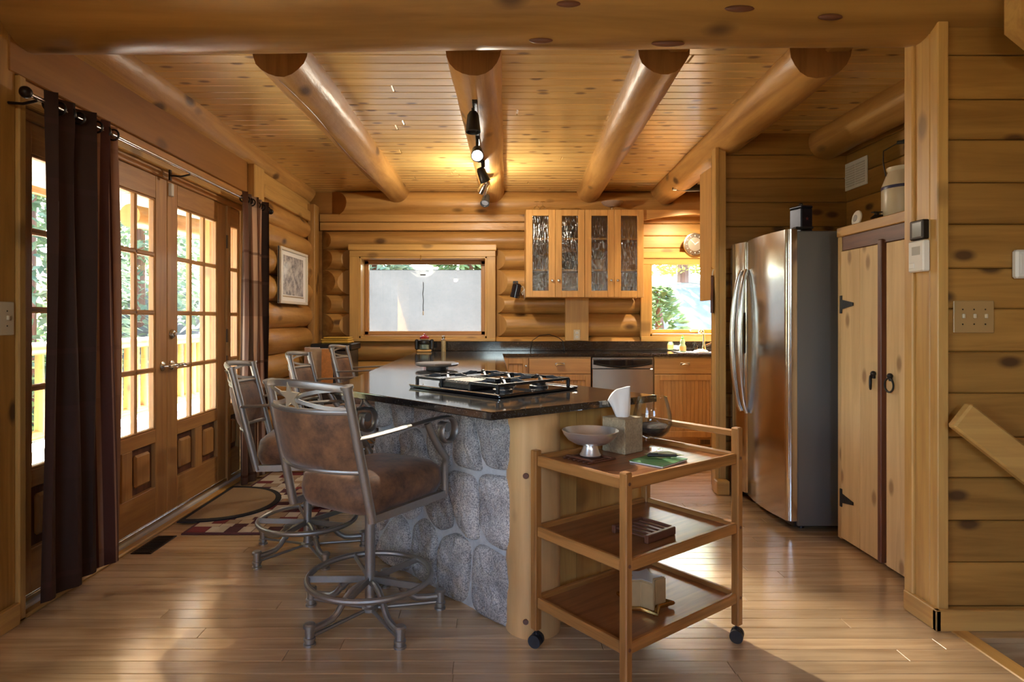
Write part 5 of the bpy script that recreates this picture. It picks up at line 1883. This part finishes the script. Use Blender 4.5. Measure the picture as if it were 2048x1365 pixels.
MB().box((-.032, .005, -.035), (-.030, .035, -.012), .001).build('button', M['ceramic'], iw)
MB().box((-.031, -.030, .02), (-.030, .02, .055)).build('speaker_grille', plain('grey_slots', (.45, .44, .40), .5), iw, smooth=0)
wbx = T('wall_box', 'white plastic box at the right edge of the planked wall', 'wall box', (2.16, 2.575, 1.475), 0)
MB().box((-.05, -.03, -.058), (.06, 0, .058), .008).build('case', M['white'], wbx)
MB().box((-.035, -.032, -.04), (.045, -.030, .04), .002).build('front_plate', M['ceramic'], wbx)
hr = T('handrail', 'sloping wooden stair handrail on the planked wall', 'handrail', (1.87, 2.50, .86))
m = MB(Matrix.Rotation(radians(38), 4, 'Y')); m.box((-.03, -.022, -.062), (1.4, .022, .055), .008); m.build('rail', W('trim', 0), hr)
for q in (.35, 1.1):
    MB().tube([(q * cos(radians(38)), .03, -q * sin(radians(38))), (q * cos(radians(38)), .075, -q * sin(radians(38)) - .03)], .009, 8).build('bracket', M['bronze'], hr)
av = T('air_vent', 'white return air grille high on the alcove wall', 'vent', (2.619, 4.55, 2.30))
MB().box((-.010, -.14, -.10), (0, .14, .10), .003).build('frame', M['white'], av)
for k in range(9):
    for s in (-1, 1):
        MB().box((-.014, s * .063 - .055, -.078 + k * .0175), (-.010, s * .063 + .055, -.070 + k * .0175), .001).build('louvre', plain('vent_grey', (.60, .58, .52), .5) if k == 0 and s == -1 else bpy.data.materials['vent_grey'], av)
# things on the pantry and the fridge
ck = T('stoneware_crock', 'cream stoneware water crock with a dark blue stripe and spigot', 'crock', (2.165, 3.33, 1.7685))
MB().lathe([(0, 0), (.098, 0), (.102, .008), (.102, .17), (.100, .19), (.080, .245), (.072, .262), (.078, .275), (.078, .284), (.066, .284), (.066, .26), (0, .25)], 36).build('jar', M['crock'], ck)
MB().lathe([(.1028, .168), (.1032, .172), (.1030, .180), (.1022, .184)], 36).build('stripe', M['blue'], ck)
m = MB().tube([(-.095, .02, .03), (-.135, .03, .03), (-.15, .032, .018)], .010, 10); m.ball((-.125, .028, .045), .012, 10, 8); m.box((-.15, .014, .05), (-.10, .040, .055), .002)
m.build('spigot', M['black'], ck)
m = MB().tube([(-.06, .055, .25), (-.065, .07, .33), (-.06, .075, .39), (.0, .0, .43), (.05, -.07, .40), (.055, -.06, .25)], .003, 6); m.cyl((-.02, .02, .42), (.03, -.045, .415), .010, n=10)
m.build('bail_handle', M['iron'], ck)
sd = T('round_sensor', 'small white round sensor leaning on the pantry top', 'sensor', (2.03, 3.52, 1.7685))
m = MB(Matrix.Translation((0, 0, .045)) @ Matrix.Rotation(radians(-82), 4, 'Y')); m.lathe([(0, .012), (.030, .012), (.044, .006), (.045, 0), (0, 0)], 28); m.build('case', M['white'], sd)
m = MB(Matrix.Translation((0, 0, .045)) @ Matrix.Rotation(radians(-82), 4, 'Y')); m.lathe([(0, .0135), (.020, .0135), (.020, .012), (0, .012)], 24); m.build('face', plain('sensor_grey', (.35, .36, .37), .4), sd)
tn = T('storage_tin', 'dark blue tin standing on the refrigerator', 'tin', (1.884, 3.862, 1.7755), radians(15))
MB().box((-.042, -.05, 0), (.042, .05, .15), .006).build('box', M['tin'], tn)
MB().box((-.044, -.052, .15), (.044, .052, .166), .006).build('lid', M['tin'], tn)
MB().ball((0, 0, .175), .014, 10, 8).build('knob', M['black'], tn)
MB().prism([(x, y) for x, y in [(0.012 * (1 if k % 2 == 0 else .45) * cos(pi / 2 + k * pi / 5), .012 * (1 if k % 2 == 0 else .45) * sin(pi / 2 + k * pi / 5)) for k in range(10)]], 0, .001).build('star_print', plain('dull_red', (.16, .03, .03), .5), tn, smooth=0)
tn.children[-1].rotation_euler = (pi / 2, 0, 0); tn.children[-1].location = (0, -.0502, .085)
# paddle on the partition post
pd = T('paddle_board', 'brown wooden paddle board hanging on the partition post', 'cutting board', (1.605, 4.62, 1.40))
pol = [(-.040, -.10), (.040, -.10), (.044, -.02), (.034, .03), (.016, .07), (.014, .16), (0, .175), (-.014, .16), (-.016, .07), (-.034, .03), (-.044, -.02)]
m = MB(Matrix.Rotation(radians(65), 4, 'Z') @ Matrix.Rotation(pi / 2, 4, 'X')); m.prism(pol, -.008, .008); m.build('blade', W('dark', 2), pd)
MB().tube([(0, 0, .165), (.004, .01, .20), (.012, .0, .225), (.0, -.01, .20), (0, 0, .165)], .002, 5).build('loop', M['paper'], pd)
MB().tube([(.02, 0, .225), (.0, 0, .222), (-.004, 0, .235)], .003, 6).build('hook', M['brass'], pd)
# clock over the sink window
clk = T('wall_clock', 'round silver wall clock over the sink window', 'clock', (2.13, 6.67, 2.045))
m = MB(Matrix.Rotation(pi / 2, 4, 'X')); m.lathe([(0, .0), (.115, .0), (.122, .010), (.120, .025), (.108, .028), (.104, .018), (0, .018)], 40); m.build('case', M['steel2'], clk)
m = MB(Matrix.Rotation(pi / 2, 4, 'X')); m.lathe([(0, .0195), (.072, .0195), (.072, .018), (0, .018)], 36); m.build('dial', plain('brushed_dial', (.50, .47, .42), .3, .8), clk)
for k in range(12):
    a = k * pi / 6
    m = MB(Matrix.Rotation(a, 4, 'Y')); m.box((-.002, -.0205, .082), (.002, -.018, .096)); m.build('hour_mark', M['white'], clk, smooth=0)
for a, L_, w in ((55, .045, .004), (-45, .07, .003)):
    m = MB(Matrix.Rotation(radians(a), 4, 'Y')); m.box((-w, -.0225, -.01), (w, -.0205, L_)); m.build('hand', M['white'], clk, smooth=0)
# black mug-shaped lamp beside the cabinets
lp = T('cup_lamp', 'small black cup-shaped lamp with a white cord beside the glass cabinet', 'lamp', (.245, 6.60, 1.555))
m = MB(Matrix.Rotation(radians(12), 4, 'Y')); m.lathe([(0, .075), (.030, .075), (.047, .060), (.050, -.075), (.046, -.075), (.043, .05), (0, .06)], 26); m.build('shade', plain('glossy_black', (.015, .013, .018), .12), lp)
m = MB(Matrix.Rotation(radians(12), 4, 'Y')); m.lathe([(0, -.045), (.040, -.045), (.040, -.050), (0, -.050)], 20); m.build('lens', plain('frosted_lens', (.55, .56, .6), .3), lp)
m = MB().tube([(.0, .03, .07), (.0, .09, .09), (.0, .13, .09)], .008, 8); m.box((-.03, .13, .05), (.03, .14, .11), .004); m.build('arm', M['black'], lp)
MB().tube([(.05, .0, .03), (.075, .0, .045), (.085, .0, .01), (.06, .0, -.02), (.07, 0, -.05), (.09, 0, .02), (.088, .01, -.06), (.09, .05, -.09)], .003, 6).build('cord', M['white'], lp)
wc = T('power_cord', 'black power cord looping up behind the back counter', 'cord', (0, 0, 0))
MB().tube([(.40, 6.66, .925), (.42, 6.68, 1.03), (.50, 6.685, 1.085), (.60, 6.685, 1.095), (.70, 6.685, 1.06), (.745, 6.68, 1.02), (.76, 6.66, .925)], .004, 6).build('cord', M['black'], wc)
# on top of the glass cabinets
sb = T('silver_bowl', 'shallow silver footed bowl on top of the glass cabinets', 'bowl', (1.24, 6.56, 2.3675))
MB().lathe([(0, 0), (.035, 0), (.03, .006), (.010, .012), (.010, .045), (.03, .052), (0, .052)], 24).build('foot', M['chrome'], sb)
MB().lathe([(0, .05), (.04, .055), (.09, .075), (.115, .105), (.112, .106), (.085, .082), (.04, .062), (0, .058)], 32).build('dish', M['silver'], sb)
for x_, lab in ((.46, 'upturned wine glass on the left end of the glass cabinets'), (.52, 'upturned wine glass second from the left on the glass cabinets')):
    o = T('wine_glass', lab, 'glass', (x_, 6.56, 2.3675))
    MB().lathe([(.030, 0), (.033, .02), (.028, .05), (.006, .065), (.006, .07)], 18).build('cup', M['clear'], o)
    MB().lathe([(.004, .065), (.004, .10), (.028, .106), (.028, .108), (0, .108)], 18).build('stem', M['clear'], o)
o = T('glass_tray', 'low clear glass tray on top of the glass cabinets', 'tray', (.80, 6.56, 2.3675))
MB().lathe([(0, 0), (.10, 0), (.13, .02), (.128, .022), (.098, .004), (0, .004)], 28).build('tray', M['clear'], o)

# ================================================================== things on the worktop
ls = T('lazy_susan', 'round grey-brown lazy susan on the peninsula behind the cooktop', 'lazy susan', (-.375, 4.28, .9205))
MB().lathe([(0, 0), (.075, 0), (.075, .012), (.05, .016), (0, .016)], 28).build('base', M['castiron'], ls)
MB().lathe([(0, .016), (.135, .018), (.148, .030), (.145, .040), (0, .044)], 8).build('board', plain('grey_slate_board', (.26, .21, .165), .35, var=.25, bscale=12), ls)
cn = T('candy_jar', 'small red-topped jar with black sides on a wooden stand', 'jar', (-.70, 6.50, .9205))
MB().box((-.075, -.05, 0), (.075, .05, .022), .006).build('stand', W('trim', 0), cn)
MB().lathe([(0, .0225), (.048, .0225), (.058, .035), (.058, .10), (.045, .125), (.042, .135), (.040, .135), (.043, .12), (.054, .10), (.054, .03), (0, .028)], 26).build('jar', M['clear'], cn)
MB().lathe([(0, .029), (.050, .031), (.052, .075), (0, .078)], 22).build('contents', plain('grey_green_mints', (.25, .32, .26), .6, bump=.5, bscale=90, var=.4), cn)
MB().lathe([(.059, .085), (.063, .09), (.063, .115), (.056, .122), (.050, .125)], 26).build('ribbon', M['black'], cn)
MB().lathe([(0, .136), (.047, .136), (.05, .15), (.03, .168), (.008, .172), (.012, .182), (0, .188)], 22).build('lid', plain('red_lid', (.38, .03, .03), .25), cn)
for s in (-1, 1):
    MB().box((s * .078 - .018, -.02, .022), (s * .078 + .018, .02, .13), .01).build('side_panel', M['black'], cn)
sh = T('pepper_shaker', 'tall checked shaker with a silver cap beside the candy jar', 'shaker', (-.505, 6.52, .9205))
MB().lathe([(0, 0), (.024, 0), (.025, .004), (.024, .12), (0, .12)], 18).build('body', plain('checked_tan', (.42, .33, .17), .3, var=.6, bscale=70), sh)
MB().lathe([(.024, .12), (.022, .128), (.012, .134), (.020, .150), (.018, .162), (0, .168)], 18).build('cap', M['chrome'], sh)
sp = T('dish_soap', 'clear dish soap bottle with a green cap by the sink', 'bottle', (1.945, 6.47, .9205))
MB().lathe([(0, 0), (.030, 0), (.033, .01), (.033, .06), (.022, .085), (.026, .10), (.018, .125), (.010, .132), (0, .132)], 22).build('bottle', plain('clear_green_plastic', (.42, .55, .28), .15, spec=.7), sp)
MB().lathe([(.0335, .015), (.0337, .02), (.0337, .055), (.0335, .058)], 22).build('paper_band', plain('orange_band', (.75, .38, .10), .4), sp)
MB().lathe([(.011, .131), (.013, .133), (.013, .15), (.006, .154), (.006, .17), (0, .17)], 16).build('cap', plain('green_cap', (.18, .55, .10), .35), sp)
fc = T('kitchen_faucet', 'chrome gooseneck faucet in front of the sink window', 'faucet', (2.19, 6.56, .9205))
MB().lathe([(0, 0), (.045, 0), (.045, .008), (.03, .014), (.022, .03), (.018, .06), (0, .06)], 22).build('base', M['chrome'], fc)
MB().tube([(0, 0, .05), (0, 0, .17), (-.008, -.008, .205), (-.03, -.03, .225), (-.055, -.055, .220), (-.07, -.07, .195)], [.013, .012, .0115, .011, .011, .012], 12).build('spout', M['chrome'], fc)
MB().tube([(.02, 0, .06), (.07, -.01, .085), (.09, -.01, .10)], [.012, .009, .007], 10).build('lever', M['chrome'], fc)
sk_ = T('sink', 'stainless steel sink rim let into the back worktop', 'sink', (2.15, 6.40, .9205))
for a, c in (((-.30, -.19, 0), (.30, -.17, .006)), ((-.30, .12, 0), (.30, .14, .006)), ((-.30, -.17, 0), (-.28, .12, .006)), ((.28, -.17, 0), (.30, .12, .006))):
    MB().box(a, c, .002).build('rim', M['steel2'], sk_)
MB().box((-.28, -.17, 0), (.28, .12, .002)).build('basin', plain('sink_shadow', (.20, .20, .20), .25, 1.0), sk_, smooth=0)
cl = T('dish_cloth', 'crumpled white dish cloth on the rim of the sink', 'cloth', (2.07, 6.28, .927))
vs = []; fs = []
n = 14
for j in range(n + 1):
    for i in range(n + 1):
        a, b = i / n - .5, j / n - .5
        e = max(0, 1 - 4 * max(a * a, b * b))
        vs.append((a * .13, b * .10, e ** .5 * (.022 + .02 * noise.noise(Vector((a * 7, b * 7, 2)))) ))
for j in range(n):
    for i in range(n):
        q = j * (n + 1) + i
        fs.append((q, q + 1, q + n + 2, q + n + 1))
o = MB().add(vs, fs).build('cloth', M['paper'], cl, smooth=60)
o.modifiers.new('thickness', 'SOLIDIFY').thickness = .002
# dark cabinet in the far corner with papers and a yellow cloth
dc = T('corner_stand', 'dark stone-clad stand in the far left corner', 'stand', (-1.56, 6.40, 0))
MB().box((-.20, -.20, .03), (.16, .20, .95), .006).build('body', granite('mottled_dark_stone', (.03, .027, .024), (.16, .14, .11), .35), dc)
MB().box((-.22, -.22, .95), (.18, .22, 1.015), .008).build('top', M['black'], dc)
MB().box((-.18, -.18, 0), (.14, .18, .03)).build('plinth', M['black'], dc)
yc = T('folded_cloth', 'folded yellow cloth on top of the dark corner stand', 'cloth', (-1.55, 6.38, 1.0155))
ycm = plain('yellow_cloth', (.62, .38, .06), .9, bump=.3, bscale=60)
MB().box((-.15, -.12, 0), (.13, .12, .022), .010).build('fold', ycm, yc)
MB().box((-.16, -.11, .022), (.125, .115, .045), .011).build('fold', ycm, yc)
MB().box((-.13, -.115, .045), (.12, .10, .062), .009).build('fold', ycm, yc)
ps = T('magazine_rack', 'black wire rack holding papers in front of the corner stand', 'rack', (-1.66, 6.10, 0))
MB().box((-.16, -.06, .62), (.14, .06, .64), .003).box((-.15, .05, 0), (-.13, .07, .64)).box((.11, .05, 0), (.13, .07, .64)).box((-.15, -.06, 0), (-.13, -.04, .64)).box((.11, -.06, 0), (.13, -.04, .64)).build('stand_frame', M['iron'], ps)
for k, (lab, mt, x0, w, h, tilt) in enumerate((('orange-covered booklet standing at the right of the papers', plain('orange_cover', (.70, .30, .08), .5, var=.3, bscale=40), .07, .11, .33, 8), ('cream booklet standing behind the orange booklet', plain('cream_cover', (.62, .46, .28), .5, var=.25, bscale=25), -.03, .16, .33, 12), ('pale pink folder leaning at the left of the papers', plain('pink_cover', (.58, .38, .26), .6, var=.2, bscale=18), -.09, .15, .34, 15))):
    b_ = T('booklet', lab, 'booklet', (-1.66 + x0, 6.075 + k * .018, .6405))
    m = MB(Matrix.Rotation(radians(-tilt * .3), 4, 'X')); m.box((-w / 2, 0, 0), (w / 2, .010, h), .001); m.build('cover', mt, b_)
    m = MB(Matrix.Rotation(radians(-tilt * .3), 4, 'X')); m.box((-w / 2 + .003, .002, .004), (w / 2 - .001, .008, h + .004)); m.build('pages', M['paper'], b_, smooth=0)

# ================================================================== track lights
def spot(parent, loc, aim, energy, size, blend=.6, col=(1, .83, .62), rad=.02):
    d = bpy.data.lights.new('spot_bulb', 'SPOT')
    d.energy = energy; d.spot_size = radians(size); d.spot_blend = blend; d.color = col; d.shadow_soft_size = rad
    o = bpy.data.objects.new('spot_bulb', d); COL.objects.link(o)
    o.location = loc
    o.rotation_euler = (Vector(aim) - Vector(loc)).to_track_quat('-Z', 'Y').to_euler()
    return o
tl = T('track_light', 'black track light with swivelling spot heads under the middle log', 'track light')
MB().box((-.115, 3.55, 2.468), (-.085, 4.9, 2.492), .003).box((-.09, 4.9, 2.464), (-.06, 6.0, 2.488), .003).build('track', M['black'], tl)
bulb = emit('lit_bulb', (1, .93, .82), 30)
lens = plain('dark_lens', (.08, .08, .09), .1)
def head(x, y, z, aim, lit, silver=False):
    base = Vector((x, y, z)); d = (Vector(aim) - base).normalized()
    q = d.to_track_quat('Z', 'Y').to_matrix().to_4x4()
    m = MB(); m.cyl((x, y, 2.475), (x, y, z + .02), .010, n=10)
    m.X = Matrix.Translation(base) @ q
    m.lathe([(0, -.07), (.022, -.07), (.034, -.05), (.042, .03), (.044, .05), (.038, .05), (.034, .03), (0, .02)], 20)
    h = m.build('spot_head', M['chrome'] if silver else M['black'], tl)
    m = MB(Matrix.Translation(base) @ q); m.lathe([(0, .035), (.033, .034), (.033, .030), (0, .030)], 18)
    m.build('bulb', bulb if lit else lens, h)
    return base + d * .06
p = head(-.105, 4.34, 2.395, (-.02, 2.45, 1.0), True)
spot(tl, p, (.10, 2.45, .55), 150, 62, .35, (1, .9, .74), .015)
p = head(-.112, 3.66, 2.385, (-.10, 3.45, 0), False)
spot(tl, p, (-.02, 2.7, 0), 28, 80, .6, (1, .9, .74), .012)
p = head(-.075, 5.05, 2.40, (.6, 5.6, .9), False)
p = head(-.07, 5.45, 2.39, (-.8, 6.6, 1.2), False, True)
def bulb_light(loc, energy, col=(1, .80, .55), rad=.035):
    d = bpy.data.lights.new('bulb_light', 'POINT'); d.energy = energy; d.color = col; d.shadow_soft_size = rad
    o = bpy.data.objects.new('bulb_light', d); COL.objects.link(o); o.location = loc
bulb_light(p + Vector((0, 0, -.06)), 18, (1, .88, .70))
p = head(-.065, 5.95, 2.375, (-.3, 5.0, 1.2), False)
tl2 = T('sink_track_light', 'black spot fixture under the log above the sink', 'track light')
m = MB(); m.cyl((1.86, 6.0, 2.50), (1.97, 6.0, 2.50), .036, .03, n=18); m.cyl((1.74, 6.0, 2.50), (1.86, 6.0, 2.50), .022, .036, n=18); m.cyl((1.93, 6.0, 2.50), (1.93, 6.0, 2.56), .012, n=10)
m.build('spot_head', M['black'], tl2)
MB().cyl((1.71, 6.0, 2.50), (1.742, 6.0, 2.50), .024, n=18).build('rim', M['chrome'], tl2)
m = MB(); m.cyl((2.02, 6.05, 2.36), (2.06, 6.05, 2.42), .035, .03, n=16); m.cyl((2.05, 6.05, 2.42), (2.05, 6.05, 2.52), .010, n=10); m.box((1.9, 5.98, 2.51), (2.3, 6.08, 2.53), .004)
m.build('second_head', M['black'], tl2)
spot(tl2, (2.03, 6.05, 2.33), (1.9, 6.75, 1.5), 32, 110, .8, (1, .74, .45), .03)

# pendant fill lamps added behind the camera, out of view
for k, (x_, y_, lab) in enumerate(((-.9, -1.6, 'left unseen fill lamp added behind the viewer'), (1.3, -1.2, 'right unseen fill lamp added behind the viewer'))):
    o = T('fill_lamp', lab, 'lamp', (x_, y_, 2.25), group='fill lamps added behind the viewer')
    MB().cyl((0, 0, .12), (0, 0, .95), .006, n=8).build('cord', M['black'], o)
    MB().lathe([(.02, .13), (.05, .12), (.16, .0), (.155, .0), (.045, .112), (.02, .12)], 28).build('shade', M['ceramic'], o)
    MB().ball((0, 0, .03), .035, 16, 10).build('bulb', bulb, o)
    bulb_light((x_, y_, 2.22), 7.5, (1, .84, .62), .05)
